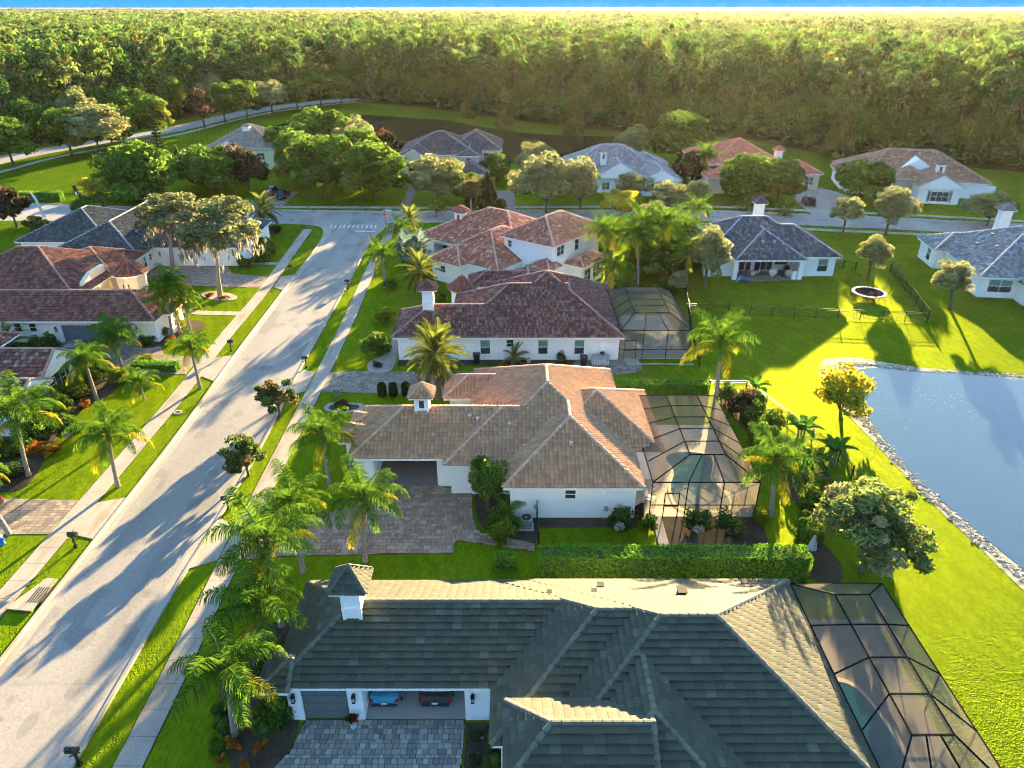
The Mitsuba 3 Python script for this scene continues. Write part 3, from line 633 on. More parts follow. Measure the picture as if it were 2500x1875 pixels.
h.window(-.52, .12, 1.55, 2.28, 'S', 65.5)
for x in (-.75, 10.6, -11.4): h.pipe(x, 65.5, 2.6)
h.part('utility_box', MB().add(box(9.1, 9.55, 65.3, 65.5, .9, 1.6), WHITE))
h.turret(-8.6, 68.4, .95, 4.4, 6.7, 7.6, MAROON, over=.45)
ang = np.arange(8) * PI / 4 + PI / 8
ov = np.array([[-5.8 + 1.75 * math.cos(a), 78.4 + 1.75 * math.sin(a), 3.1] for a in ang]); tb = MB()
tb.add((np.vstack([ov, [[-5.8, 78.4, 4.6]]]), [[i, (i + 1) % 8, 8] for i in range(8)]), MAROON[1] * .6)
for i in range(8):
    t = tiles_on([ov[i], ov[(i + 1) % 8], np.array([-5.8, 78.4, 4.6]), np.array([-5.8, 78.4, 4.6])], FAR_BARREL, [], h.r)
    V, f, C, n = t; tb.add((V.reshape(-1, 3), (f[None] + np.arange(len(V))[:, None, None] * V.shape[1]).reshape(-1, 3)), np.repeat(np.array(MAROON)[h.r.integers(4, size=len(V))], V.shape[1], axis=0))
    tb.add(tube([ov[i] + [0, 0, .06], np.array([-5.8, 78.4, 4.66])], .09, 5), MAROON[2] * 1.3)
h.part('bay_roof', tb)
bay = MB().add(lathe([(1.32, 0), (1.32, 2.9)], 8, (-5.8, 78.4, 0)), WHITE).add(lathe([(1.62, 2.9), (1.66, 3.08)], 8, (-5.8, 78.4, 0)), WHITE)
h.part('bay_wall', bay)
h.window(-6.3, -5.5, .5, 2.5, 'S', 77.15, top=(.14, .24, .22))

# two-storey terracotta house on the corner, turned about 37 degrees
BRICKY = [srgb(172, 106, 82), srgb(158, 95, 75), srgb(182, 118, 93), srgb(148, 89, 71)]
h = House('terracotta_corner_house', 'two storey white house with terracotta brown tile roof on the street corner', org=(5.2, 85.3), psi=-37, seed=14)
h.roof([(-8.7, 0, 0, 12.3, 5.85, .52), (-24.6, -6, .7, 16, 2.96, .47), (-16.2, -5.2, -4.6, 9, 2.98, .55), (-16.0, -10.2, -6.1, 4, 2.94, .5), (-3.2, .5, -1.5, 1.2, 3.2, .5, 'N'), (-.5, 2.6, 3, 9, 2.9, .5)], FAR_BARREL, BRICKY, cap_col=srgb(196, 158, 138), mottle=(srgb(196, 150, 128), .14))
h.walls([(-8.2, -.5, .5, 11.8)], 5.7)
h.walls([(-24.1, -8, 1.2, 15.5), (-15.7, -8, -4.1, 9), (-8.4, -5.7, -4.1, 4), (-15.5, -10.7, -5.6, 4), (-.6, 2.1, 3.5, 8.5), (-2.9, .2, -1.2, .6)], 2.7, cut=[(-21.5, -16.5, .5, 3, -.1, 2.3)], name='lower_wall')
h.window(1.4, 3.0, 4.2, 5.4, 'E', -.5, mull=1)
h.window(5.6, 6.5, 4.0, 5.5, 'E', -.5)
h.window(-7.5, -6.9, 4.5, 5.3, 'S', .5)
for y in (4.0, 6.2): h.window(y, y + 1.5, .6, 2.2, 'E', 2.1, mull=1)
h.window(-14.0, -13.2, 1.4, 2.2, 'S', -5.6)
h.door(-21.5, -16.5, .02, 2.3, 'S', 3.0, (.03, .03, .03))
h.turret(-20.0, 5.6, 1.1, 3.9, 6.0, 6.95, BRICKY, over=.5, arch=True)

# blue slate house with the covered patio
BSLATE = [srgb(88, 88, 92), srgb(80, 80, 85), srgb(96, 95, 98), srgb(74, 75, 79)]
h = House('blue_slate_patio_house', 'pale house with blue slate tile roof and a furnished covered patio facing the lawn', seed=15)
h.roof([(25.4, 41.6, 90.85, 103.8, 2.84, .575), (31, 43.8, 90.9, 101.2, 2.8, .575), (29.3, 38.65, 89.4, 100, 2.86, .60, 'N'), (23.5, 30, 96, 106, 2.7, .5), (34, 39.5, 98, 108.5, 2.7, .5)], FAR_BARREL, BSLATE, cap_col=srgb(150, 154, 160), mottle=(srgb(120, 118, 118), .16))
h.walls([(25.9, 41, 91.3, 103.2), (31, 43.3, 91.35, 100.7), (24, 30, 96.5, 105.5), (34.5, 39, 98, 108)], 2.6, cut=[(29.8, 38.5, 90, 93.6, -.1, 2.45)], col=srgb(226, 228, 226))
pm = MB()
for x in (29.55, 38.2): pm.add(box(x - .28, x + .28, 89.7, 90.3, 0, 2.62), WHITE)
h.part('patio_post', pm)
h.window(39.3, 42.3, .7, 2.35, 'S', 91.35, mull=1, top=(.12, .2, .18))
for x in (30.4, 33.3): h.window(x, x + 2.4, .1, 2.2, 'S', 93.6, mull=2, rail=False)
h.window(36.0, 37.8, .9, 1.9, 'S', 93.6)
h.part('patio_floor', MB().add(box(29.6, 38.6, 89.6, 93.6, 0, .06), srgb(120, 112, 108)))
h.turret(36.4, 104.3, 1.05, 2.7, 6.7, 7.7, BSLATE, over=.4)
for x in (33.3, 34.9): h.vent(x, 92.0, .3, srgb(150, 158, 168))

# grey-blue house at the right edge
GREYB = [srgb(128, 130, 128), srgb(116, 120, 120), srgb(138, 138, 134), srgb(108, 112, 114)]
h = House('grey_blue_roofed_house', 'white house with grey blue tile roof cut off by the right edge', org=(57.9, 83.1), psi=-8, seed=16)
h.roof([(-.3, 22, 0, 17, 2.8, .52), (-1.6, 6, 11, 17.5, 2.7, .5), (4, 20, -2.5, 8, 2.75, .5)], FAR_BARREL, GREYB, cap_col=srgb(170, 176, 178), mottle=(srgb(150, 160, 168), .2))
h.walls([(.2, 21.5, .5, 16.5), (-1.1, 6, 11.5, 17), (4.5, 19.5, -2, 8)], 2.6)
h.window(1.2, 3.9, .75, 2.3, 'S', .5, mull=1, top=(.14, .24, .21))
h.window(13.0, 14.2, .6, 2.2, 'W', -1.1, top=(.14, .24, .21))
h.window(5.0, 6.4, .6, 2.2, 'W', .2)
h.turret(11.2, 21.7, 1.25, 1.0, 6.0, 6.95, GREYB, over=.4)
for x, y in ((2.5, 9), (4.5, 10), (3.5, 6)): h.vent(x, y, .3, srgb(120, 120, 120))

# brown-roofed white house far right
UMBER = [srgb(156, 114, 90), srgb(142, 104, 83), srgb(168, 126, 102)]
h = House('russet_roofed_house', 'white house with russet brown roof and arched shuttered window, before the forest', org=(74.4, 131.6), psi=-13, seed=17)
h.roof([(-11.3, 14.2, 5.8, 22.5, 3.0, .52), (0, 8, 0, 13, 3.0, .56, 'S'), (-3.2, 3.4, 4.4, 12, 3.6, .5), (-12, -5, 9, 20, 2.8, .5)], FAR_BARREL, UMBER, cap_col=srgb(186, 142, 122), mottle=(srgb(190, 146, 124), .12))
h.walls([(-10.8, 13.7, 6.3, 22), (.5, 7.5, .5, 12), (-11.4, -5, 9.5, 19.5)], 2.8)
h.walls([(-2.6, 2.8, 5.0, 11)], 3.4, col=srgb(188, 176, 160), name='entry_wall')
g = MB().add((np.array([[.5, .5, 2.8], [7.5, .5, 2.8], [4, .5, 4.72], [.5, .7, 2.8], [7.5, .7, 2.8], [4, .7, 4.72]]), [[0, 1, 2], [3, 5, 4]]), WHITE); h.part('gable_wall', g)
g = MB().add((np.array([[-1.6, 8.6, 4.5], [5.0, 8.6, 4.5], [1.7, 8.6, 6.5], [-1.6, 12.5, 4.5], [5, 12.5, 4.5], [1.7, 12.5, 6.5]]), [[0, 1, 2], [0, 3, 5], [0, 5, 2], [1, 2, 5], [1, 5, 4]]), WHITE); h.part('dormer_gable', g)
h.window(2.7, 5.6, .5, 2.2, 'S', .5, mull=2)
h.part('shutter', MB().add(box(2.1, 2.6, .42, .5, .4, 2.4), srgb(110, 124, 120))); h.part('shutter', MB().add(box(5.72, 6.2, .42, .5, .4, 2.4), srgb(110, 124, 120)))
h.walls([(13.7, 16.2, 9, 9.5)], 1.9, name='garden_wall')
h.turret(4.2, 4.2, 1.1, 4.3, 6.4, 7.3, UMBER, over=.4, arch=True)

# orange-red house
ORANGE = [srgb(206, 116, 92), srgb(190, 102, 82), srgb(216, 130, 106)]
h = House('orange_roofed_house', 'cream house with bright orange red tile roof at the forest edge', seed=18)
h.roof([(38.5, 53.5, 142.4, 157.5, 5.0, .5), (37.6, 43.2, 139.2, 150, 3.1, .5), (49, 61.4, 142.6, 150.4, 3.1, .5), (41, 48.6, 140.2, 150, 4.2, .5), (37, 42, 148, 160, 4.6, .5)], FAR_BARREL, ORANGE, cap_col=srgb(222, 150, 126))
h.walls([(39, 53, 142.9, 157), (41.5, 48.1, 140.7, 149), (37.5, 41.5, 148.5, 159)], 4.0, col=srgb(206, 192, 172))
h.walls([(38.1, 42.7, 139.7, 149.5)], 2.9, col=srgb(206, 192, 172), name='wing_wall'); h.walls([(49.5, 60.9, 143.1, 149.9)], 2.9, col=srgb(206, 192, 172), name='wing_wall')
h.window(58.2, 59.8, .9, 2.4, 'S', 143.1, mull=1)
h.window(40.3, 41.5, 1.5, 2.5, 'S', 139.7)
h.turret(53.2, 146.5, 1.1, 4.5, 6.9, 7.8, ORANGE, over=.4)

# pale blue house with grey roof
ASH = [srgb(142, 132, 130), srgb(130, 121, 120), srgb(154, 144, 140)]
PBLUE = srgb(190, 222, 236)
h = House('pale_blue_gabled_house', 'pale blue house with ash grey tile roof and two gables by the dark lake', seed=19)
h.roof([(9.6, 30.6, 141.6, 158, 3.0, .55), (16.2, 25.4, 139.6, 150, 3.1, .58, 'S'), (24.6, 32.3, 137, 149, 3.0, .52, 'S'), (22.5, 33, 146, 158, 2.9, .5), (8.8, 15, 148, 158.5, 2.8, .5)], FAR_BARREL, ASH, cap_col=srgb(178, 176, 178), mottle=(srgb(176, 174, 176), .15))
h.walls([(10.1, 30.1, 142.1, 157.5), (16.7, 24.9, 140.2, 149), (25.1, 31.8, 137.6, 148.5), (22.9, 32.5, 146.5, 157.5), (9.3, 15, 148.5, 158)], 2.85, col=PBLUE)
for (a, b, y, z, s_) in ((16.5, 25.1, 139.7, 2.9, .58), (24.9, 32.0, 137.1, 2.8, .52)):
    m = (a + b) / 2; h.part('gable_wall', MB().add((np.array([[a, y + .5, z], [b, y + .5, z], [m, y + .5, z + s_ * (b - a) / 2], [a, y + .7, z], [b, y + .7, z], [m, y + .7, z + s_ * (b - a) / 2]]), [[0, 1, 2], [3, 5, 4]]), PBLUE))
h.window(26.6, 27.9, 1.0, 2.3, 'S', 137.6)
h.window(29.2, 30.4, 1.0, 2.3, 'S', 137.6)
h.window(17.6, 19, .6, 2.0, 'S', 140.2, mull=1)
h.turret(18.0, 144.2, .95, 4.6, 7.0, 7.8, ASH, over=.3, arch=True)

# two-storey grey house by the lake
CHAR = [srgb(92, 80, 78), srgb(84, 74, 73), srgb(102, 88, 85)]
TAUPE = srgb(196, 184, 172)
h = House('two_storey_lake_house', 'taupe two storey house with dark charcoal roof and arched entrance by the lake', seed=20)
h.roof([(-23, -7, 148.3, 163, 5.75, .48), (-13.4, -2, 153, 166, 5.8, .55), (-11.2, -6.3, 147.2, 157, 5.7, .42), (-23, -15.5, 147.3, 157, 5.6, .52), (-12.5, -4.5, 142.5, 153, 3.0, .5)], FAR_BARREL, CHAR, cap_col=srgb(150, 142, 144), mottle=(srgb(116, 102, 98), .12))
h.walls([(-22.5, -7.5, 148.8, 162.5), (-12.9, -2.5, 153.5, 165.5), (-10.7, -6.8, 147.7, 156), (-22.5, -16, 147.9, 156)], 5.5, col=TAUPE)
h.walls([(-12, -5, 143, 153)], 2.8, col=TAUPE, name='wing_wall')
ent = m3.CrossSection([np.array([[-22.3, 0], [-17.7, 0], [-17.7, 5.6], [-20, 7.0], [-22.3, 5.6]])]) - m3.CrossSection([np.array([[-21, -.1], [-19, -.1], *[[-20 + math.cos(t), 3.0 + math.sin(t)] for t in np.linspace(0, PI, 9)]])])
em = ent.extrude(.5).rotate([90, 0, 0]).translate([0, 147.7, 0]).to_mesh(); h.part('entry_gable', MB().add((em.vert_properties[:, :3], em.tri_verts), TAUPE))
h.part('entry_door', MB().add(box(-21, -19, 147.85, 147.9, 0, 3.9), (.02, .018, .015)))
h.window(-12.6, -11.95, 5.0 - .4, 5.3, 'S', 148.8); h.window(-10.2 - 1.5, -10.9, 4.5, 5.3, 'S', 148.8)
h.window(-9.3, -8.2, 3.9, 5.2, 'S', 147.7); h.window(-5.9, -3.8, 3.9, 5.2, 'S', 153.5, mull=1)

# olive house among the trees
WEATH = [srgb(152, 134, 120), srgb(136, 122, 112), srgb(166, 148, 132)]
OLIVE = srgb(206, 206, 168)
h = House('olive_house', 'pale olive house with weathered brown roof half hidden by trees', seed=21)
h.roof([(-68, -51.5, 162, 178, 4.7, .5), (-66, -58, 160.6, 170, 4.5, .5, 'S'), (-56, -49, 164, 182, 4.3, .5)], FAR_BARREL, WEATH, cap_col=srgb(176, 160, 144))
h.walls([(-67.5, -52, 162.5, 177.5), (-65.5, -58.5, 161.4, 170), (-55.5, -49.5, 164.5, 181.5)], 4.2, col=OLIVE)
h.part('gable_wall', MB().add((np.array([[-65.7, 161.3, 4.2], [-58.3, 161.3, 4.2], [-62, 161.3, 6.2]]), [[0, 1, 2]]), OLIVE))
for x in (-64.2, -61, -56.5): h.window(x, x + 1.6, 2.2, 3.6, 'S', 161.4 if x < -58 else 162.5, mull=1)
h.turret(-59.8, 168, 1.3, 6.0, 8.4, 9.0, WEATH, over=.2)
h.part('porch_roof', MB().add(box(-76, -66.5, 165.5, 174, 2.7, 2.9), WHITE)); h.part('porch_screen', MB().add(box(-75.8, -66.7, 165.7, 173.8, .1, 2.69), (.05, .05, .05)), 'screen')

# dark slate house with the white garage doors
NIGHT = [srgb(74, 78, 78), srgb(66, 71, 72), srgb(82, 85, 84), srgb(60, 65, 66)]
h = House('dark_slate_garage_house', 'white house with dark slate roof and white garage doors behind mossy trees', seed=22)
h.roof([(-62.5, -49.4, 90.9, 116, 2.84, .45), (-57, -37.3, 95.1, 109, 2.8, .45), (-70.5, -57, 98, 113, 2.75, .45)], FAR_BARREL, NIGHT, cap_col=srgb(140, 146, 150), mottle=(srgb(96, 99, 98), .16))
h.walls([(-62, -49.9, 91.4, 115.5), (-57, -37.8, 95.6, 108.5), (-70, -57, 98.5, 112.5)], 2.6)
h.door(-48.3, -44.0, .02, 2.1, 'S', 95.6, WHITE * .9); h.door(-43.2, -40.7, .02, 2.1, 'S', 95.6, WHITE * .9)
for x in (-49.0, -43.6): h.lamp(x, 1.7, 'S', 95.6)
h.window(91.9, 93.2, .8, 2.2, 'E', -49.9, mull=1, top=(.08, .24, .24)); h.window(94.2, 94.8, 1.3, 2.1, 'E', -49.9)
for x, y in ((-52.5, 97.5), (-50.5, 99)): h.vent(x, y, .25, srgb(150, 150, 150))

# maroon house on the left
OXB = [srgb(124, 76, 62), srgb(108, 68, 58), srgb(136, 84, 68), srgb(96, 64, 56)]
CREAM = srgb(226, 208, 180)
h = House('oxblood_roofed_house', 'cream and white house on the left with oxblood tile roof, octagonal bay and arched entry', seed=23)
h.roof([(-76, -37.6, 69.0, 76.9, 2.84, .5), (-67.5, -49.2, 75.2, 91, 2.95, .46), (-58.5, -49.0, 83, 92.5, 3.0, .45), (-72, -58, 72, 86, 2.9, .5), (-40.6, -36.9, 71.2, 75.6, 2.75, .5)], FAR_BARREL, OXB, cap_col=srgb(164, 128, 110), mottle=(srgb(134, 98, 84), .18))
h.walls([(-75, -38.2, 69.9, 76.4), (-40, -37.5, 71.7, 75)], 2.62)
h.walls([(-67, -50.4, 75.6, 90.5), (-58, -49.7, 83.5, 92)], 2.75, col=CREAM, name='rear_wall')
h.door(-48.3, -44.0, .02, 2.0, 'S', 69.9, srgb(96, 104, 116)); h.door(-42.8, -40.8, .02, 2.0, 'S', 69.9, srgb(96, 104, 116))
for x in (-53.3, -51.7): h.window(x, x + .7, 1.3, 2.2, 'S', 69.9)
for x in (-48.9, -43.4, -40.2): h.lamp(x, 1.5, 'S', 69.9)
h.window(72.6, 74.0, .7, 2.3, 'E', -37.5, mull=1)
ent = m3.CrossSection([np.array([[77.5, 0], [83.5, 0], [83.5, 4.3], [80.4, 4.3], [77.5, 3.3]])]) - m3.CrossSection([np.array([[79.6, -.1], [81.2, -.1], *[[80.4 + .8 * math.cos(t), 2.2 + .8 * math.sin(t)] for t in np.linspace(0, PI, 9)]])])
em = ent.extrude(.5).rotate([90, 0, 90]).translate([-50.5, 0, 0]).to_mesh(); h.part('entry_arch', MB().add((em.vert_properties[:, :3], em.tri_verts), CREAM))
ov = np.array([[-47.1 + 2.2 * math.cos(a), 83.6 + 2.2 * math.sin(a), 3.3] for a in ang]); tb = MB(); ap = np.array([-47.1, 83.6, 4.85])
tb.add((np.vstack([ov, [ap]]), [[i, (i + 1) % 8, 8] for i in range(8)]), OXB[1] * .6)
for i in range(8):
    V, f, C, n = tiles_on([ov[i], ov[(i + 1) % 8], ap, ap], FAR_BARREL, [], h.r)
    tb.add((V.reshape(-1, 3), (f[None] + np.arange(len(V))[:, None, None] * V.shape[1]).reshape(-1, 3)), np.repeat(np.array(OXB)[h.r.integers(4, size=len(V))], V.shape[1], axis=0)).add(tube([ov[i] + [0, 0, .06], ap + [0, 0, .05]], .1, 5), OXB[2] * 1.4)
h.part('bay_roof', tb); h.part('bay_wall', MB().add(lathe([(1.75, 0), (1.75, 3.05)], 8, (-47.1, 83.6, 0)), CREAM).add(lathe([(2.08, 3.05), (2.12, 3.27)], 8, (-47.1, 83.6, 0)), WHITE))
h.window(-47.5, -46.7, 1.0, 2.2, 'S', 81.96, col=CREAM)

# brown gabled house at the left edge
h = House('brown_gabled_house', 'white house at the left edge with brown tiled gable and arched shuttered window', seed=24)
h.roof([(-62, -41.4, 54.9, 61.2, 2.95, .58, 'E'), (-62, -40.8, 50.2, 55.9, 2.85, .5, 'E'), (-62, -50, 58, 66, 2.8, .5)], FAR_BARREL, OXB, cap_col=srgb(170, 136, 118), mottle=(srgb(150, 128, 118), .2))
h.walls([(-61, -42.1, 55.4, 60.8), (-61, -41.5, 50.8, 55.4)], 2.7)
h.part('gable_wall', MB().add((np.array([[-42.1, 55.2, 2.7], [-42.1, 60.9, 2.7], [-42.1, 58.05, 4.6]]), [[0, 1, 2]]), WHITE).add((np.array([[-41.5, 50.6, 2.65], [-41.5, 55.6, 2.65], [-41.5, 53.05, 4.0]]), [[0, 1, 2]]), WHITE))
h.window(57.0, 59.4, .6, 2.3, 'E', -42.1, mull=2)
for y in (56.5, 59.5): h.part('shutter', MB().add(box(-42.1, -42.02, y, y + .4, .5, 2.4), srgb(60, 56, 52)))
h.window(52.2, 53.4, .4, 2.1, 'E', -41.5)

# ------------------------------------------------------------------ pools under screen cages
def cage(label, b, ze, zt, top, ny, door=None, skip_w=True):
    """Screened pool cage: b = base x0 x1 y0 y1, walls to ze, mansard up to the flat top rectangle at zt."""
    k = thing('pool_cage', label, 'pool enclosure')
    x0, x1, y0, y1 = b; tx0, tx1, ty0, ty1 = top
    bars, pans = [], []
    ys, tys = np.linspace(y0, y1, ny + 1), np.linspace(ty0, ty1, ny + 1)
    nx = 3; xs, txs = np.linspace(x0, x1, nx + 1), np.linspace(tx0, tx1, nx + 1)
    for i in range(ny + 1):
        bars += [((x1, ys[i], 0), (x1, ys[i], ze)), ((x1, ys[i], ze), (tx1, tys[i], zt)), ((tx0, tys[i], zt), (tx1, tys[i], zt)), ((x0, ys[i], ze), (tx0, tys[i], zt))]
    for i in range(1, nx): bars += [((xs[i], y0, 0), (xs[i], y0, ze)), ((xs[i], y0, ze), (txs[i], ty0, zt))]
    bars += [((x0, y0, 0), (x0, y0, ze))]
    for z in (1.05, ze): bars += [((x0, y0, z), (x1, y0, z)), ((x1, y0, z), (x1, y1, z))]
    bars += [((x0, y1, ze), (x1, y1, ze)), ((tx0, ty0, zt), (tx0, ty1, zt)), ((tx1, ty0, zt), (tx1, ty1, zt)), ((x0, y0, ze), (x0, y1, ze)), ((x1, y1, 0), (x1, y1, ze))]
    for a, c in bars: put('beam', MB().add(bar(a, c, .065, .06), (.03, .028, .025)).ply('soot'), k)
    for i in range(ny):
        pans += [[(x1, ys[i], .05), (x1, ys[i + 1], .05), (x1, ys[i + 1], ze), (x1, ys[i], ze)], [(x1, ys[i], ze), (x1, ys[i + 1], ze), (tx1, tys[i + 1], zt), (tx1, tys[i], zt)],
                 [(tx0, tys[i], zt), (tx1, tys[i], zt), (tx1, tys[i + 1], zt), (tx0, tys[i + 1], zt)], [(x0, ys[i], ze), (x0, ys[i + 1], ze), (tx0, tys[i + 1], zt), (tx0, tys[i], zt)]]
    for i in range(nx):
        pans += [[(xs[i], y0, .05), (xs[i + 1], y0, .05), (xs[i + 1], y0, ze), (xs[i], y0, ze)], [(xs[i], y0, ze), (xs[i + 1], y0, ze), (txs[i + 1], ty0, zt), (txs[i], ty0, zt)],
                 [(xs[i], y1, ze), (xs[i + 1], y1, ze), (txs[i + 1], ty1, zt), (txs[i], ty1, zt)]]
    for q in pans: put('screen_panel', MB().add((np.array(q, float), [[0, 1, 2, 3]])).ply('screen'), k)
    if door:
        for a, c in (((door[0], y0 - .06, 0), (door[0], y0 - .06, 2.1)), ((door[1], y0 - .06, 0), (door[1], y0 - .06, 2.1)), ((door[0], y0 - .06, 2.1), (door[1], y0 - .06, 2.1)), ((door[0], y0 - .06, 1.0), (door[1], y0 - .06, 1.0))):
            put('door_frame', MB().add(bar(a, c, .07), (.02, .02, .02)).ply('satin'), k)
    return k
scene['deck'] = two({'type': 'principled', 'base_color': mikit.proc(lambda p, n, uv: mix((0.40, 0.34, 0.26), (0.52, 0.45, 0.35), fbm(p.x * .8, p.y * .8, 1.0, 3))), 'roughness': 0.8})
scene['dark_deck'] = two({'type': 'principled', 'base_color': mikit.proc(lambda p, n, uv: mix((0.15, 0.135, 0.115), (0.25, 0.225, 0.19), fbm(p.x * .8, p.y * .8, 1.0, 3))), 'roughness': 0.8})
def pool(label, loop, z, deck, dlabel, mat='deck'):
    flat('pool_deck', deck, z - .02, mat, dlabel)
    k = thing('swimming_pool', label, 'swimming pool')
    v, f = slab(loop, z - .3, z + .02); put('water', mikit.ply((v, f), 'pool_water'), k)
    c = np.asarray(loop); c2 = c + unit(c - c.mean(0)) * .3
    v, f = slab(c2, z - .3, z + .04, [c]); put('coping', MB().add((v, f), srgb(196, 182, 158)).ply(), k)
cage('dark framed pool cage beside the slate roofed house in the foreground', (15.95, 21.2, 18.0, 30.5), 2.85, 4.15, (17.35, 19.2, 20.0, 28.3), 4)
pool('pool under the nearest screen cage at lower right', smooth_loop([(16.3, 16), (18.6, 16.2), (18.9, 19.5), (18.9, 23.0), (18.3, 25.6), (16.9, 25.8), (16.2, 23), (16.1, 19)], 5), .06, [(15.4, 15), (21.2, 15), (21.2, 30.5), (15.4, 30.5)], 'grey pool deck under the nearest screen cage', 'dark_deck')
cage('screened pool cage over the free form turquoise pool', (9.75, 17.2, 40.1, 52.5), 3.0, 4.1, (12.6, 15.1, 41.9, 50.6), 5, door=(10.7, 11.7))
pool('free form turquoise pool beside the tan roofed house', smooth_loop([(12.4, 47.6), (12.6, 45.5), (11.95, 43.4), (12.1, 41.2), (14, 40.7), (15.8, 41.3), (15.8, 43.0), (15.25, 44.6), (15.8, 46.3), (15.9, 47.8), (14, 48.3)], 5), .06, [(8.6, 40.1), (17.3, 40.1), (17.3, 52.6), (8.6, 52.6)], 'sunlit cream deck round the turquoise pool')
cage('screened pool cage with a tan mesh roof behind the maroon roofed house', (11.0, 18.2, 65.8, 77.3), 3.2, 4.25, (12.7, 16.3, 68.0, 75.5), 4, door=(11.5, 12.7))
pool('dark rectangular pool inside the maroon house cage', [(13.2, 67.4), (16.4, 67.0), (17.2, 68.8), (15.2, 70.8), (15.0, 73.2), (12.8, 73.2)], .06, [(10.8, 65.8), (18.2, 65.8), (18.2, 77.4), (10.8, 77.4)], 'pale deck inside the maroon house cage')
cage('dark screened porch at the right edge of the picture', (61.6, 70, 79.0, 82.0), 2.6, 3.0, (62.5, 69, 79.8, 81.5), 1)

# ------------------------------------------------------------------ leaves, crowns and fronds
def leaves(P, N, size, cols, r, asp=1.5, spread=.9):
    """Leaf quads at P, facing roughly along N, coloured per leaf."""
    n = len(P); nr = unit(N + r.normal(0, spread, (n, 3))); a = unit(np.cross(nr, r.normal(0, 1, (n, 3)))); b = np.cross(nr, a)
    s = (size * r.uniform(.6, 1.3, n))[:, None]
    v = np.stack([P - a * s * .5 * asp, P - b * s * .42 + nr * s * .1, P + a * s * .5 * asp, P + b * s * .42 + nr * s * .1], 1).reshape(-1, 3)
    k = np.arange(n)[:, None] * 4
    return v, np.concatenate([k + [[0, 1, 2]], k + [[0, 2, 3]]]), np.repeat(cols, 4, axis=0)
def hues(base, n, r, var=.22, warm=None, pw=0.0):
    c = np.asarray(base)[None] * (1 + r.normal(0, var, (n, 1))).clip(.45, 1.7)
    if warm is not None:
        m = r.random(n) < pw; c[m] = np.asarray(warm) * r.uniform(.7, 1.2, (m.sum(), 1))
    return c
def crown(seed, n, leaf, clumps, cr, base, warm=None, pw=.1, low=-.75, shape='round', asp=1.5):
    """A unit crown (radius 1, z from -1 to 1) of leaf clumps with gaps between them."""
    r = np.random.default_rng(seed)
    d = unit(r.normal(0, 1, (clumps * 3, 3))); d = d[d[:, 2] > low][:clumps]; m = len(d)
    rad = r.uniform(.25, .92, m)
    if shape == 'cone':
        z = r.uniform(-.95, .9, m); w = (1 - (z + 1) / 2) ** .8; a = r.uniform(0, 2 * PI, m); C = np.stack([np.cos(a) * w * .75, np.sin(a) * w * .75, z], 1)
    elif shape == 'flat':
        C = d * rad[:, None] * [1, 1, .55] + [0, 0, .2]
    else: C = d * rad[:, None]
    cs = cr * r.uniform(.55, 1.3, m); tint = r.normal(0, .14, (m, 1)); own = hues(base, m, r, .12, warm, pw) * (1 + tint)
    i = r.integers(m, size=n); q = unit(r.normal(0, 1, (n, 3))); rr = r.uniform(.45, 1, n) ** .6
    P = C[i] + q * (rr * cs[i])[:, None] * [1, 1, .8]
    return leaves(P, q + P * .7 + [0, 0, .3], leaf, own[i] * r.uniform(.75, 1.3, (n, 1)), r, asp)
def as_ply(vfc, bsdf='leaf'):
    return mikit.ply((vfc[0], vfc[1]), bsdf, uv=packed(vfc[2]))
G1 = (.135, .235, .036)
CROWNS = {
    'oak': [crown(s, 8500, .12, 46, .38, G1, (.23, .25, .04), .2) for s in (1, 2, 3)],
    'light': [crown(s, 11000, .085, 70, .28, (.32, .35, .14), (.42, .40, .20), .25) for s in (4, 5)],
    'maple': [crown(s, 3000, .12, 40, .24, (.12, .175, .045), (.24, .19, .07), .2, asp=2.0) for s in (6, 7)],
    'magnolia': [crown(s, 4200, .15, 36, .34, (.075, .075, .035), (.16, .09, .055), .4) for s in (8,)],
    'cypress': [crown(s, 5000, .12, 70, .26, (.14, .165, .04), (.20, .17, .04), .3, shape='cone') for s in (9,)],
    'gold': [crown(s, 5200, .11, 46, .29, (.60, .52, .05), (.44, .46, .05), .3) for s in (10, 11)],
    'wispy': [crown(s, 10500, .06, 120, .17, (.24, .31, .095), (.40, .38, .20), .2, asp=2.4) for s in (12,)],
    'shrub': [crown(s, 1700, .16, 22, .40, (.10, .185, .03), (.17, .23, .035), .2, low=-.3) for s in (13, 14)],
    'lime': [crown(s, 1700, .16, 22, .40, (.18, .25, .03), (.27, .27, .03), .3, low=-.3) for s in (15,)],
    'ember': [crown(s, 900, .20, 18, .40, (.42, .13, .02), (.42, .26, .03), .4, low=-.2) for s in (16,)],
    'flower': [crown(s, 1800, .13, 24, .38, (.06, .115, .028), (.45, .38, .34), .06, low=-.3) for s in (17,)],
    'red': [crown(s, 700, .2, 16, .4, (.26, .03, .02), (.06, .1, .02), .3, low=-.2) for s in (18,)],
    'mossy': [crown(s, 9000, .075, 70, .25, (.24, .275, .12), (.33, .31, .17), .3, low=-.5) for s in (20, 21)],
}
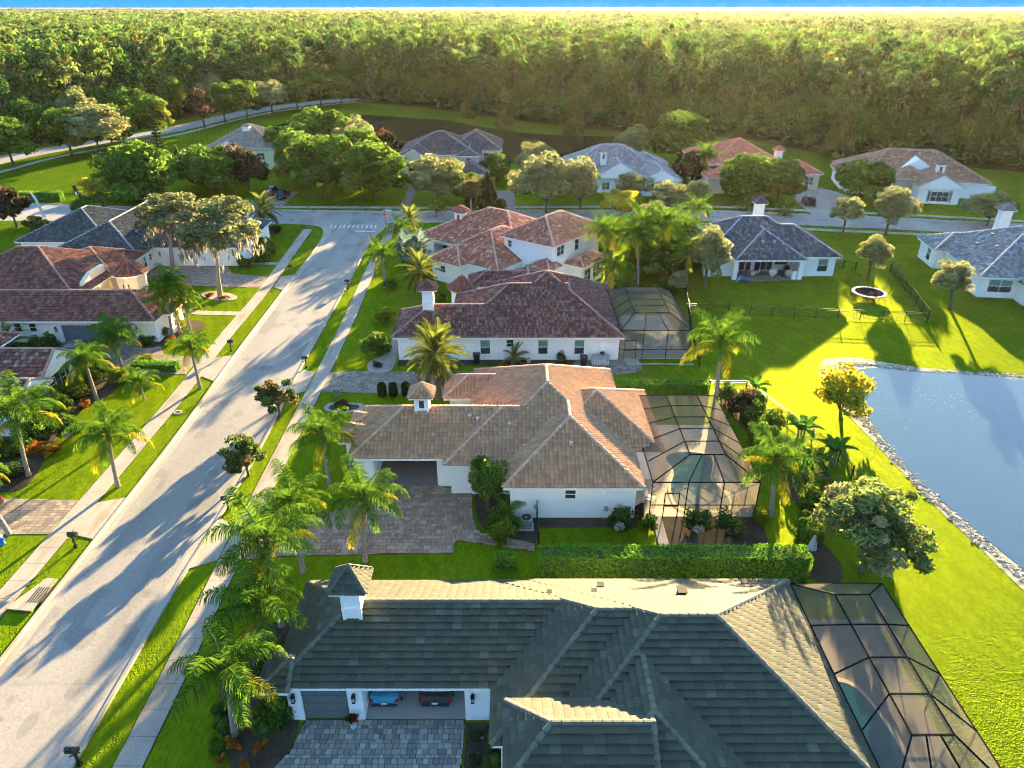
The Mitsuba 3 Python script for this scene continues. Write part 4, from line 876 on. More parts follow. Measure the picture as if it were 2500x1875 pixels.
def topi(seed, n, prof, base, leaf):
    """A clipped shrub: leaves on the surface of revolution prof [(r, z)]."""
    r = np.random.default_rng(seed); p = np.array(prof, float); seg = np.linalg.norm(np.diff(p, axis=0), axis=1) * (p[1:, 0] + p[:-1, 0] + .02)
    i = r.choice(len(seg), n, p=seg / seg.sum()); t = r.random(n); q = p[i] + (p[i + 1] - p[i]) * t[:, None]; a = r.uniform(0, 2 * PI, n)
    rr = q[:, 0] * r.uniform(.88, 1.06, n); P = np.stack([rr * np.cos(a), rr * np.sin(a), q[:, 1]], 1)
    dz = p[i + 1] - p[i]; N = np.stack([np.cos(a) * dz[:, 1], np.sin(a) * dz[:, 1], -dz[:, 0]], 1)
    return leaves(P, unit(N) * 1.5, leaf, hues(base, n, r, .25), r, 1.5, .7)
CROWN_PLY = {k: [as_ply(c) for c in v] for k, v in CROWNS.items()}
BARK, PALEBARK = (.11, .085, .065), (.26, .22, .18)

rt = np.random.default_rng(77)
def tree(name, label, x, y, h, R, kind, cat='tree', base=None, lean=(0, 0), bark=BARK, tr=None, group=None, limbs=6):
    """A trunk with limbs and a crown of the given kind: h = full height, R = crown radius, base = height of the crown's underside."""
    k = thing(name, label, cat, group); base = h * .28 if base is None else base
    if name in ('shade_tree', 'oak_tree', 'boulevard_tree'): R *= 1.14; h *= 1.04
    hz_ = (h - base) / 2; zc = base + hz_; cx, cy = x + lean[0], y + lean[1]
    tr = tr or max(.07, .022 * h + .03); mb = MB()
    fork = np.array([x + lean[0] * .5, y + lean[1] * .5, base + hz_ * .25])
    mb.add(tube([[x, y, -.05], [x + lean[0] * .15, y + lean[1] * .15, base * .5], fork], [tr * 1.35, tr, tr * .8], 7), bark)
    for i in range(limbs):
        a = 2 * PI * i / limbs + rt.uniform(-.4, .4); e = rt.uniform(.3, 1.1); L = R * rt.uniform(.55, .8)
        tip = np.array([cx + math.cos(a) * L * math.cos(e), cy + math.sin(a) * L * math.cos(e), zc + hz_ * .6 * math.sin(e)])
        mb.add(tube([fork - [0, 0, .2], fork * .45 + tip * .55 + [0, 0, -.05 * L], tip], [tr * .55, tr * .35, tr * .12], 5, False), bark)
    put('trunk', mb.ply(), k)
    ps = CROWN_PLY[kind]; p = ps[rt.integers(len(ps))]
    put('crown', {**p, 'to_world': T().translate([cx, cy, zc]).rotate([0, 0, 1], float(rt.uniform(0, 360))).scale([R, R * float(rt.uniform(.9, 1.1)), hz_])}, k)
    return k
def shrub(name, label, x, y, R, h, kind='shrub', cat='shrub', group=None):
    k = thing(name, label, cat, group); ps = CROWN_PLY[kind]
    put('foliage', {**ps[rt.integers(len(ps))], 'to_world': T().translate([x, y, h * .38]).rotate([0, 0, 1], float(rt.uniform(0, 360))).scale([R, R, h * .62])}, k)
    mb = MB()
    for a in np.linspace(0, 5, 5): mb.add(tube([[x, y, 0], [x + math.cos(a) * R * .5, y + math.sin(a) * R * .5, h * .6]], [.03, .012], 4, False), BARK)
    put('stem', mb.ply(), k)
    return k

def frond(L, e0, bend, ll, n, droop, r, cols, w=.05, tipw=.35, along=.5, pow_=1.4, stiff=0, plume=.2):
    """One feather frond from the origin along +x: rachis and leaflets."""
    m = 10; t = np.linspace(0, 1, m); e = e0 - bend * t ** pow_; step = L / (m - 1)
    x = np.r_[0, np.cumsum(np.cos(e[:-1]) * step)]; z = np.r_[0, np.cumsum(np.sin(e[:-1]) * step)]; p = np.stack([x, 0 * x, z], 1)
    mb = MB().add(tube(p, np.linspace(.035, .008, m), 4, False), np.asarray(cols[0]) * 1.2)
    ti = np.linspace(.13, 1, n); ti = ti + r.uniform(-.01, .01, n)
    c = np.stack([np.interp(ti, t, p[:, i]) for i in range(3)], 1); ei = np.interp(ti, t, e)
    d = np.stack([np.cos(ei), 0 * ei, np.sin(ei)], 1); up = np.stack([-np.sin(ei), 0 * ei, np.cos(ei)], 1)
    lens = ll * np.sin(PI * np.clip(.12 + .80 * ti, 0, 1)) ** .7
    for s in (-1, 1):
        k = r.uniform(.8, 1.15, n); dr_ = droop * r.uniform(.6, 1.4, n)
        d1 = unit(np.array([0, s, 0.]) + d * along + up * (.30 + stiff + r.normal(0, plume, (n, 1))) - np.array([0, 0, 1.]) * (dr_ * .35)[:, None])
        d2 = unit(d1 - np.array([0, 0, 1.]) * dr_[:, None] * 1.2)
        l = (lens * k)[:, None]; a = c + d1 * l * .45; b = a + d2 * l * .55; wd = d * w
        v = np.stack([c - wd * .5, c + wd * .5, a + wd * .55, a - wd * .55, b + wd * tipw * .5, b - wd * tipw * .5], 1).reshape(-1, 3)
        q = np.arange(n)[:, None] * 6
        f = np.concatenate([q + [[0, 1, 2]], q + [[0, 2, 3]], q + [[3, 2, 4]], q + [[3, 4, 5]]])
        cc = np.array(cols)[r.integers(len(cols), size=n)] * r.uniform(.75, 1.25, (n, 1))
        mb.add((v, f), np.repeat(cc, 6, axis=0))
    return mb.ply('leaf')
rf = np.random.default_rng(31)
QC = [(.095, .20, .022), (.16, .28, .026), (.065, .155, .02)]
QY = [(.36, .34, .022), (.44, .33, .025), (.24, .31, .02)]
QUEEN = [(e0, [frond(3.15, e0, b, .80, 50, dp, rf, c, w=.05) for _ in range(2)]) for e0, b, dp, c in ((1.4, 1.5, .8, QC), (1.1, 2.2, 1.1, QC), (.8, 2.3, 1.3, QC), (.5, 2.2, 1.4, QC), (.1, 1.7, 1.4, QY))]
DC = [(.18, .22, .035), (.23, .26, .045), (.15, .20, .035)]
DATE = [(e0, [frond(2.9, e0, b, .50, 64, .12, rf, c, w=.05, along=.8, stiff=.25, plume=.1) for _ in range(2)]) for e0, b, c in ((1.35, .7, DC), (1.0, .9, DC), (.6, .95, DC), (.2, .9, DC), (-.25, .7, DC), (-.7, .5, [(.13, .13, .04), (.16, .13, .05)]))]
def fan(r, cols, n=34, L=1.15, rad=.9):
    """One fan leaf on its stalk along +x."""
    mb = MB().add(tube([[0, 0, 0], [L * .5, 0, .06], [L, 0, 0]], [.03, .025, .02], 4, False), cols[0])
    a = np.linspace(-2.3, 2.3, n)
    for i, t in enumerate(a):
        d = np.array([math.cos(t), math.sin(t), -.12 * abs(t)]); s = np.array([-math.sin(t), math.cos(t), 0]) * .055; l = rad * r.uniform(.85, 1.05) * (1 - .12 * abs(t)); o = np.array([L, 0, 0.])
        z = np.array([0, 0, .03 * (-1) ** i])
        v = np.array([o, o + d * l * .55 - s + z, o + d * l * .55 + s - z, o + d * l - np.array([0, 0, .12])])
        mb.add((v, [[0, 1, 2], [1, 3, 2]]), np.array(cols[r.integers(len(cols))]) * r.uniform(.8, 1.2))
    return mb.ply('leaf')
BLUEFAN = [fan(rf, [(.16, .24, .22), (.13, .20, .18)], 36, 1.0, 1.0) for _ in range(3)]
SABAL = [fan(rf, [(.12, .15, .05), (.17, .17, .07), (.22, .17, .08)], 30, .8, .75) for _ in range(3)]

def palm(label, x, y, h, kind='queen', size=1.0, top=None, n=None, trunk=None, spear=False, group=None):
    """h = height where the fronds meet the trunk; top = where that point stands if the trunk leans."""
    k = thing('palm_tree', label, 'palm tree', group); tx, ty = top or (x, y)
    tr = {'queen': .15, 'date': .24, 'blue': .24, 'sabal': .2}[kind] * (trunk or 1)
    zz = np.linspace(0, 1, 16); line = np.stack([x + (tx - x) * zz ** 1.4, y + (ty - y) * zz ** 1.4, zz * h], 1)
    rad = tr * (1 + .35 * np.exp(-zz * 9)) * (1 - .25 * zz) * (1 + .05 * (np.arange(16) % 2))
    tc = {'queen': PALEBARK, 'date': (.20, .13, .07), 'blue': (.2, .16, .12), 'sabal': (.2, .16, .12)}[kind]
    mb = MB().add(tube(line, rad, 9), tc)
    for z in np.linspace(.12, .93, int(h * 3)):
        q = [np.interp(z, zz, line[:, i]) for i in range(3)]; R_ = np.interp(z, zz, rad)
        mb.add(lathe([(R_ * 1.0, -.04), (R_ * 1.12, 0), (R_ * 1.0, .04)], 9, q), np.array(tc) * .72)
    put('trunk', mb.ply(), k)
    o = np.array([tx, ty, h])
    if kind == 'queen':
        put('crownshaft', MB().add(lathe([(tr * .75, -.5), (tr * 1.0, -.15), (tr * 1.15, .15), (tr * .5, .7), (.02, 1.1)], 8, o), (.22, .20, .07)).ply('leaf'), k)
        n = n or 17
    else:
        put('crownshaft', MB().add(lathe([(tr * .8, -.6), (tr * 1.5, -.2), (tr * 1.5, .1), (tr * .6, .4), (.02, .5)], 9, o), (.19, .12, .06)).ply(), k)
        n = n or {'date': 44, 'blue': 20, 'sabal': 26}[kind]
    fs = QUEEN if kind == 'queen' else DATE
    for i in range(n):
        a = math.degrees(i * 2.39996) + rt.uniform(-12, 12); s = size * rt.uniform(.86, 1.1)
        if kind in ('queen', 'date'):
            lev = min(len(fs) - 1, int(len(fs) * (i + .5) / n)); v = fs[lev][1]
            m = T().translate((o + [0, 0, .1 - .2 * i / n]).tolist()).rotate([0, 0, 1], a).rotate([1, 0, 0], float(rt.uniform(-14, 14))).scale(float(s))
            put('frond', {**v[rt.integers(2)], 'to_world': m}, k)
        else:
            v = BLUEFAN if kind == 'blue' else SABAL; e = 68 - 110 * (i + .5) / n
            m = T().translate(o.tolist()).rotate([0, 0, 1], a).rotate([0, 1, 0], -float(e)).scale(float(s))
            put('frond', {**v[rt.integers(3)], 'to_world': m}, k)
    if spear: put('spear_leaf', MB().add(tube([o, o + [-.1, 0, 2.3], o + [-.3, 0, 3.0]], [.05, .025, .01], 5), (.3, .32, .2)).ply('leaf'), k)
    return k

# ---- palms
palm('tall yellow green palm on the left verge, nearest the camera', -29.8, 43.7, 4.3, size=1.02, top=(-29.5, 43.9))
palm('smaller palm on the left verge next to the box hedge', -29.7, 59.4, 4.2, size=.8)
palm('palm with long hanging fronds at the left edge above white flowers', -37.4, 45.1, 5.2, size=1.15, top=(-36.8, 45.3))
palm('slender palm in the left garden before the arched window', -38.4, 57.2, 3.9, size=.85)
palm('fresh green palm in front of the grey garage door', -38.9, 63.2, 3.4, size=1.0)
palm('short weeping palm on the left lawn', -34.0, 57.2, 1.7, size=.72, trunk=.5)
palm('leaning palm cut off by the left edge beside the grey drive', -34.6, 38.2, 4.6, size=.9, top=(-36.0, 38.6))
palm('leftmost of the three palms in the clump by the oxblood roof', -37.4, 71.4, 4.8, size=.95, top=(-36.9, 71.4))
palm('tallest of the three palms in the clump by the oxblood roof', -36.9, 72.2, 5.8, size=.9)
palm('rightmost and lowest palm of the clump by the oxblood roof', -36.2, 73.2, 3.2, size=.85)
palm('left palm of the pair before the brown paved forecourt', -13.4, 34.5, 5.2, size=1.0)
palm('right palm of the pair before the brown paved forecourt', -9.6, 35.5, 4.8, size=1.02, top=(-9.2, 35.7))
palm('palm beside the tan roofed garage, behind the forecourt pair', -13.9, 44.0, 4.3, size=1.0)
palm('palm with an upright spear leaf at the bottom left of the slate house', -13.8, 23.0, 4.4, size=1.05, top=(-13.4, 23.0), spear=True, n=15)
palm('middle palm of the clump left of the white chimney tower', -13.2, 27.0, 4.6, size=1.05, top=(-13.2, 27.0), n=17)
palm('far palm of the clump left of the white chimney tower', -13.5, 30.0, 6.2, size=1.15, top=(-13.4, 30.1), n=17)
palm('full palm with golden drooping fronds behind the turquoise pool cage', 18.3, 55.5, 6.2, size=1.25, top=(18.1, 55.7), trunk=1.25, n=18)
palm('palm with an orange flower stalk beside the turquoise pool cage', 18.4, 40.2, 4.4, size=1.05, top=(18.0, 40.2), trunk=1.1)
palm('green palm at the street side of the terracotta corner house', -16.6, 87.8, 3.9, size=1.0)
palm('bright feathery palm before the terracotta corner house', -11.3, 83.8, 3.3, 'date', size=1.05, n=34)
palm('silver blue fan palm behind the bright feathery palm', -13.7, 94.5, 3.0, 'blue', size=1.6)
palm('dark green feathery palm nearest the stop sign', -15.9, 109.8, 2.7, 'date', size=.95, n=34)
palm('clumping palm between the stop sign and the silver blue palm', -16.8, 104.2, 2.5, size=.95)
palm('large stiff feathery palm in front of the maroon roofed house', -6.8, 57.3, 4.6, 'date', size=1.1, top=(-6.9, 57.4), n=58, trunk=1.15)
palm('leftmost tall palm right of the terracotta corner house', 12.4, 88.5, 6.9, size=1.05, top=(11.6, 88.7))
palm('second tall palm right of the terracotta corner house', 16.4, 87.8, 6.5, size=1.25, top=(15.9, 88.0))
palm('third tall palm right of the terracotta corner house', 21.1, 92.5, 6.8, size=1.25, top=(20.4, 92.7))
palm('yellow leaved palm by the cross street, left of the blue slate house', 27.6, 104.8, 5.6, size=1.0)
palm('umbrella shaped palm standing before the orange roofed house', 38.4, 146.4, 5.4, size=1.45, n=19)
palm('short fan palm with a skirt of brown leaves by the cross street', -7.2, 124.7, 4.3, 'sabal', size=1.7, n=34)
palm('feathery palm beside the dark slate garage house, near the street corner', -39.4, 111.6, 3.9, 'date', size=1.1, n=38)
palm('low cycad like palm left of the blue slate chimney tower', 41.8, 126.3, .6, 'date', size=.85, n=26, trunk=.9)
palm('low cycad like palm right of the blue slate chimney tower', 47.4, 123.0, .6, 'date', size=.8, n=26, trunk=.9)
palm('low dusky palm before the left wall with two small windows', -53.0, 67.6, .9, 'date', size=.85, n=28)
palm('small palm against the white wall by the air conditioner', -.3, 39.0, .7, size=.62, n=10, trunk=.5)
palm('low dark palm under the middle of the white side wall', .3, 64.9, .5, 'date', size=.62, n=22, trunk=.7)
palm('low palm beneath the verge palm of the brown gabled house', -42.4, 58.2, .8, 'date', size=.7, n=24)

palm('slim palm behind the second tall palm of the corner house', 18.2, 94.5, 6.2, size=1.1)
palm('low palm among the tall palms beside the fence', 22.6, 88.0, 4.2, size=1.15)
palm('palm close to the side windows of the terracotta corner house', 13.6, 93.5, 5.6, size=1.1)
palm('palm in the middle of the tall clump right of the corner house', 17.0, 91.5, 7.0, size=1.25)
palm('palm at the right end of the tall clump near the blue slate house', 23.6, 95.2, 5.2, size=1.2)
palm('low spreading palm under the tall clump, nearest the screened cage', 12.6, 84.2, 3.4, size=1.1)
# ---- broad trees: label, x, y, height, crown radius, kind
tree('maple_tree', 'small bushy tree on the right verge opposite the box hedge', -20.6, 54.2, 4.0, 1.8, 'maple', base=.6, limbs=9)
tree('maple_tree', 'small bushy tree on the right verge nearer the forecourt palms', -20.4, 45.1, 3.7, 1.75, 'maple', base=.5, limbs=9)
tree('weeping_tree', 'big wispy grey green tree by the pond edge at the end of the hedge', 22.4, 34.6, 6.6, 3.75, 'wispy', base=.9, limbs=9)
tree('bald_cypress', 'golden orange tree leaning over the pond edge', 29.0, 53.7, 5.3, 2.7, 'gold', base=.35, lean=(-.4, .2))
tree('ornamental_tree', 'dark leaved tree growing behind the trampoline', 47.3, 89.8, 5.9, 2.4, 'light', base=1.7)
tree('ornamental_tree', 'airy tree on the sunlit lawn beside the grey blue roof', 52.6, 79.3, 6.2, 2.6, 'light', base=2.0, lean=(-.9, 0))
tree('ornamental_tree', 'tall narrow brownish tree left of the covered patio', 24.8, 86.4, 8.0, 2.9, 'light', base=1.6)
tree('ornamental_tree', 'thin scruffy sapling at the fence corner behind the screened cage', 20.9, 83.8, 3.2, 1.3, 'light', base=.6)
tree('street_tree', 'left one of the two round trees on the cross street verge', 53.3, 112.2, 5.8, 2.9, 'light', base=1.6)
tree('street_tree', 'right one of the two round trees on the cross street verge', 59.8, 111.4, 7.2, 3.7, 'light', base=1.8)
tree('shade_tree', 'round dark tree in front of the russet roofed house', 64.5, 132.5, 7.4, 4.1, 'oak', base=1.2)
tree('shade_tree', 'low round tree at the right edge by the cross street', 79.1, 116.5, 5.2, 3.9, 'light', base=.8)
tree('shade_tree', 'broad sunlit tree hiding the front of the orange roofed house', 43.5, 133.0, 8.2, 4.6, 'oak', base=.8)
tree('shade_tree', 'right half of the broad tree pair before the orange roofed house', 49.6, 133.2, 7.4, 4.0, 'oak', base=.8)
tree('shade_tree', 'large dark tree standing alone between lake and orange roof', 38.6, 168.7, 11.2, 6.4, 'oak', base=.6)
tree('shade_tree', 'small pale tree right of the pale blue gables by the lake', 29.0, 172.0, 7.6, 4.2, 'light', base=.8)
tree('bald_cypress', 'olive conical tree on the lake bank above the pale blue house', 37.8, 212.0, 11.5, 4.2, 'cypress', base=.5)
tree('bald_cypress', 'olive conical tree at the forest edge above the russet roof', 76.3, 172.6, 11.0, 4.0, 'cypress', base=1.0)
tree('bald_cypress', 'conical tree on the lake bank above the two storey house', -2.2, 222.0, 8.5, 3.2, 'cypress', base=.5)
tree('bald_cypress', 'conical tree on the lake bank in the middle distance', 17.5, 210.5, 9.5, 3.6, 'cypress', base=.5)
tree('bald_cypress', 'small conical tree at the left end of the far lake bank', -14.6, 245.0, 6.5, 2.8, 'cypress', base=.4)
tree('oak_tree', 'large greyish tree behind the terracotta corner house', 6.0, 125.0, 9.6, 5.2, 'light', base=.8)
tree('oak_tree', 'second greyish tree right behind the terracotta corner house', 12.2, 126.6, 8.6, 4.0, 'light', base=.8)
tree('oak_tree', 'pale feathery tree left of the pale blue house', 4.6, 150.0, 7.8, 3.6, 'light', base=1.0)
tree('shade_tree', 'grey green rounded tree in front of the pale blue gables', 22.3, 132.0, 5.4, 3.4, 'light', base=1.2)
tree('shade_tree', 'golden green rounded tree below the pale blue gables', 18.0, 121.5, 5.0, 2.9, 'gold', base=.6)
tree('shade_tree', 'rounded tree right of the pale blue house by the cross street', 27.8, 124.6, 5.4, 3.6, 'light', base=.6)
tree('shade_tree', 'sunlit round tree before the two storey lake house', -13.7, 132.8, 8.3, 5.0, 'light', base=1.2)
tree('shrub_tree', 'small golden tree beside the arched entrance', -19.4, 143.0, 3.6, 1.5, 'gold', base=.5)
tree('shrub_tree', 'little yellow green tree across the street from the stop sign', -13.1, 121.8, 2.9, 1.9, 'lime', base=.4)
tree('shade_tree', 'dark bushy tree at the right corner of the two storey house', -3.2, 148.6, 5.8, 2.6, 'oak', base=.4)
tree('shade_tree', 'left one of the two big green trees beyond the cross street', -35.8, 136.8, 11.0, 5.6, 'oak', base=1.4)
tree('shade_tree', 'right one of the two big green trees beyond the cross street', -26.0, 135.0, 9.8, 6.0, 'oak', base=1.2)
tree('shade_tree', 'tall dense tree by the lake behind the big green trees', -45.6, 176.0, 11.0, 6.2, 'oak', base=.8)
tree('shade_tree', 'dark rounded tree right of the olive house', -50.0, 166.0, 9.0, 4.8, 'oak', base=.6)
tree('shade_tree', 'pinkish grey tree by the lake in the tree cluster', -36.4, 172.5, 9.4, 5.0, 'light', base=.8)
tree('magnolia_tree', 'brownish magnolia at the lake left of the two storey house', -28.6, 168.0, 8.0, 3.8, 'magnolia', base=.6)
tree('shade_tree', 'large bright green tree in front of the norfolk pine', -67.4, 131.4, 10.6, 6.2, 'oak', base=.8)
tree('shade_tree', 'wide green tree before the olive house', -58.2, 140.7, 8.4, 5.4, 'oak', base=.6)
tree('magnolia_tree', 'dark brown magnolia before the olive house', -51.6, 140.7, 9.0, 4.2, 'magnolia', base=.4)
tree('cypress_tree', 'narrow columnar conifer next to the norfolk pine', -73.4, 160.5, 5.6, .9, 'cypress', base=.1, limbs=3)
tree('ornamental_tree', 'small golden tree left of the dark slate roof', -74.4, 129.0, 6.4, 3.5, 'gold', base=1.6)
tree('magnolia_tree', 'dark brown magnolia at the left edge beyond the street', -81.6, 115.2, 7.0, 2.7, 'magnolia', base=1.0)
tree('ornamental_tree', 'small dark tree on the lawn behind the oxblood roof', -71.0, 104.4, 5.2, 1.7, 'maple', base=1.6)
tree('shrub_tree', 'low dark tree at the left end of the dark slate roof', -73.0, 120.0, 3.6, 1.6, 'oak', base=.3)
tree('oak_tree', 'dark oak in the wood on the left above the boulevard', -104.0, 192.0, 10.0, 5.6, 'oak', base=1.0)
for i, (x, y, hh, R_, kd) in enumerate([(-113.0, 165, 10.6, 4.6, 'oak'), (-107.2, 178.5, 10.6, 5.0, 'oak'), (-101.4, 180.5, 11.2, 6.6, 'light'), (-97.4, 203, 10.8, 5.6, 'oak'), (-92.3, 224.0, 10.2, 4.4, 'magnolia'), (-90.6, 236.5, 11.0, 4.7, 'oak'), (-86.0, 244, 11.4, 4.7, 'oak'), (-81.5, 256, 10.4, 6.0, 'light'), (-75.6, 266, 9.4, 5.0, 'oak'), (-69.6, 276, 10.2, 5.4, 'oak'), (-63.8, 284, 9.6, 4.8, 'oak')]):
    nth = ['first', 'second', 'third', 'fourth', 'fifth', 'sixth', 'seventh', 'eighth', 'ninth', 'tenth', 'eleventh'][i]
    tree('boulevard_tree', '%s tree along the grass edge of the boulevard counted from the left' % nth, x, y, hh, R_, kd, base=2.0, group='trees along the boulevard')

tree('shrub_tree', 'leafy low tree under the tall palms right of the corner house', 17.6, 90.6, 5.4, 2.8, 'oak', base=.3)
tree('shrub_tree', 'leafy low tree between the palms and the narrow brownish tree', 21.6, 91.6, 5.6, 2.8, 'oak', base=.3)
tree('shrub_tree', 'yellowish low tree beside the yellow leaved palm', 24.6, 101.0, 5.0, 2.6, 'lime', base=.3)
for i, (x, y, hh, R_) in enumerate([(-136, 166, 10, 5.4), (-132, 181, 12, 5.8), (-127, 196, 11, 5.6), (-120, 209, 12.5, 6.0), (-113.5, 224, 11.5, 5.6), (-108.5, 243, 12.5, 6.0), (-103, 262, 12, 5.6), (-94, 282, 12, 5.8), (-140, 152, 9, 5.2)]):
    tree('roadside_oak', '%s oak on the forest side of the boulevard counted from the left' % ['second', 'third', 'fourth', 'fifth', 'sixth', 'seventh', 'eighth', 'ninth', 'first'][i], x, y, hh, R_, 'oak' if i % 3 else 'light', base=1.0, group='oaks on the forest side of the boulevard')
tree('shade_tree', 'dense tree filling the gap behind the left big green tree', -43.5, 148, 10.0, 5.2, 'oak', base=.8)
tree('shade_tree', 'dense tree filling the gap behind the right big green tree', -31.0, 150, 10.0, 5.2, 'oak', base=.8)
tree('shade_tree', 'greyish tree by the water left of the two storey house', -33.5, 161, 9.6, 4.6, 'light', base=.8)
tree('shade_tree', 'low dark tree left of the wide green tree', -62.5, 147, 7.5, 4.6, 'oak', base=.4)
tree('shade_tree', 'small round tree in the yard between russet and orange roofs', 69.5, 139, 5.2, 3.0, 'light', base=.6)
tree('shade_tree', 'dark bushy tree hugging the left side of the orange roofed house', 35.0, 146.0, 6.6, 3.2, 'magnolia', base=.4)
tree('shrub_tree', 'round green tree filling the clump behind the tall palms', 20.0, 98.0, 5.6, 3.2, 'oak', base=.4)
tree('shrub_tree', 'light round tree between the tall palms and the cross street', 22.5, 109.0, 5.8, 3.4, 'light', base=.4)
tree('shrub_tree', 'dark low tree by the right wall of the terracotta corner house', 12.4, 97.5, 4.6, 2.6, 'oak', base=.3)
tree('shade_tree', 'small round tree on the far footpath left of the low cycad palm', 33.5, 128.4, 4.6, 2.6, 'light', base=.8)
tree('shade_tree', 'leafy tree behind the short skirted fan palm', -8.5, 131.5, 5.4, 2.8, 'oak', base=.5)
tree('shade_tree', 'pale tree at the left corner of the pale blue house', 9.0, 137.0, 6.4, 3.4, 'light', base=.8)
# oak hung with moss, and its smaller neighbour
def moss_oak(label, x, y, h, R_, lean, seed):
    k = tree('mossy_oak', label, x, y, h, R_, 'mossy', base=h * .40, lean=lean, bark=(.24, .20, .16), tr=.26, limbs=9)
    r = np.random.default_rng(seed); mb = MB(); n = 120
    for i in range(n):
        a = r.uniform(0, 2 * PI); q = R_ * math.sqrt(r.uniform(.05, .95)); p = np.array([x + lean[0] + math.cos(a) * q, y + lean[1] + math.sin(a) * q, h * (.62 - .12 * (q / R_) ** 2 + r.uniform(-.08, .1))]); L = r.uniform(.5, 1.7)
        for _ in range(5):
            o = p + r.normal(0, .14, 3); s = np.array([math.cos(a + _), math.sin(a + _), 0]) * .055; e = o - [r.normal(0, .1), r.normal(0, .1), L * r.uniform(.6, 1)]
            mb.add((np.array([o - s, o + s, (o + e) / 2 + s * 1.3, (o + e) / 2 - s * 1.3, e]), [[0, 1, 2], [0, 2, 3], [3, 2, 4]]), np.array((.27, .255, .19)) * r.uniform(.7, 1.2))
    tag(put('hanging_moss', mb.ply('leaf'), k), None, None, None, 'stuff')
moss_oak('tall oak hung with grey moss, orange flowers round its trunk', -36.6, 83.6, 12.6, 5.2, (1.4, 0), 4)
moss_oak('leaning mossy oak left of the flower ringed one', -46.8, 93.8, 10.8, 4.2, (1.2, .4), 5)

def norfolk(label, x, y, h):
    k = thing('norfolk_pine', label, 'tree'); put('trunk', MB().add(tube([[x, y, 0], [x, y, h * .6], [x, y, h]], [.2, .12, .03], 6), BARK).ply(), k); r = np.random.default_rng(6); P, N = [], []
    for z in np.linspace(.8, h - .3, 15):
        L = 2.1 * (1 - z / h) ** .8 + .15
        for a in np.arange(7) * 2 * PI / 7 + r.uniform(0, 1):
            for t in np.linspace(.15, 1, 16): P.append([x + math.cos(a) * L * t, y + math.sin(a) * L * t, z + .25 * L * t * t - .1]); N.append([0, 0, 1])
    P, N = np.repeat(np.array(P), 3, axis=0), np.repeat(np.array(N, float), 3, axis=0); P = P + r.normal(0, .06, P.shape)
    put('crown', as_ply(leaves(P, N, .3, hues((.035, .075, .025), len(P), r), r)), k)
norfolk('tiered norfolk pine rising behind the bright green tree', -78.0, 163.0, 10.8)

# ---- shrubs, flowers and clipped plants
shrub('shrub', 'tall rounded green shrub at the corner pillar of the slate roofed garage', -11.9, 23.3, 1.05, 2.3)
shrub('shrub', 'dark dense shrub behind the rounded one by the slate roofed garage', -12.6, 26.4, 1.1, 2.4)
shrub('croton', 'largest orange croton in the dark bed', -13.6, 22.3, .5, .75, 'ember')
shrub('croton', 'orange croton next to the garage shrub', -12.2, 22.1, .42, .7, 'ember')
shrub('croton', 'orange croton half cut by the bottom edge', -12.75, 21.1, .42, .6, 'ember')
shrub('croton', 'small orange croton left of the largest one', -13.95, 21.5, .32, .5, 'ember')
for i, (x, y) in enumerate([(-14.5, 23.3), (-14.3, 22.2), (-15.0, 24.3)]): shrub('grass_tuft', ['tuft of dark grass at the edge of the dark bed, middle one', 'tuft of dark grass nearest the bottom edge', 'tuft of dark grass farthest from the camera'][i], x, y, .5, .6)
shrub('flowering_plant', 'small white flowering plant in the narrow bed by the slate house', -1.8, 21.6, .4, .5, 'flower', 'plant')
shrub('flowering_plant', 'upper white flowering plant in the narrow bed by the slate house', -1.7, 22.8, .4, .5, 'flower', 'plant')
shrub('shrub', 'green plant strip against the slate house wall', -.9, 22.4, .45, .9); shrub('shrub', 'green plant nearest the bottom edge by the slate house wall', -.9, 21.2, .45, .9)
shrub('shrub', 'bright green bush below the air conditioner', -.5, 37.9, 1.15, 1.3, 'lime')
shrub('shrub', 'darker bush left of the air conditioner', -.9, 39.0, .95, 1.4)
shrub('shrub', 'flowering bush at the right end of the white wall', 7.5, 38.4, 1.15, 2.3, 'flower')
shrub('shrub', 'bright round bush at the pool screen door', 9.5, 38.8, .65, 1.3)
shrub('shrub', 'large dark bush with white blossoms before the turquoise pool', 12.8, 38.5, 1.3, 1.9, 'flower')
shrub('shrub', 'right part of the dark blossom bush before the turquoise pool', 14.8, 38.4, 1.3, 1.6, 'flower')
shrub('shrub', 'bright small bush at the foot of the palm with the orange stalk', 17.6, 39.6, .6, .9, 'lime')
tree('crape_myrtle', 'dark small tree between forecourt and white wall', -1.75, 40.9, 4.4, 1.45, 'oak', base=.9)
shrub('shrub', 'reddish bush beside the pool cage post', 9.0, 40.0, .4, 1.4, 'magnolia')
shrub('shrub', 'dark round shrub in the round lawn bed', -15.4, 55.6, .75, .9, 'magnolia')
shrub('shrub', 'large dark round shrub before the maroon roofed garage', -14.2, 66.6, 1.55, 2.5)
shrub('shrub', 'loose shrub on the lawn left of the maroon roof', -14.4, 75.6, 1.3, 1.6, 'lime')
shrub('shrub', 'white flowering plant at the gravel strip', -13.6, 63.8, .6, .7, 'flower')
shrub('shrub', 'thin flowering shrub under the white side wall', 5.0, 65.1, .7, 1.1, 'flower')
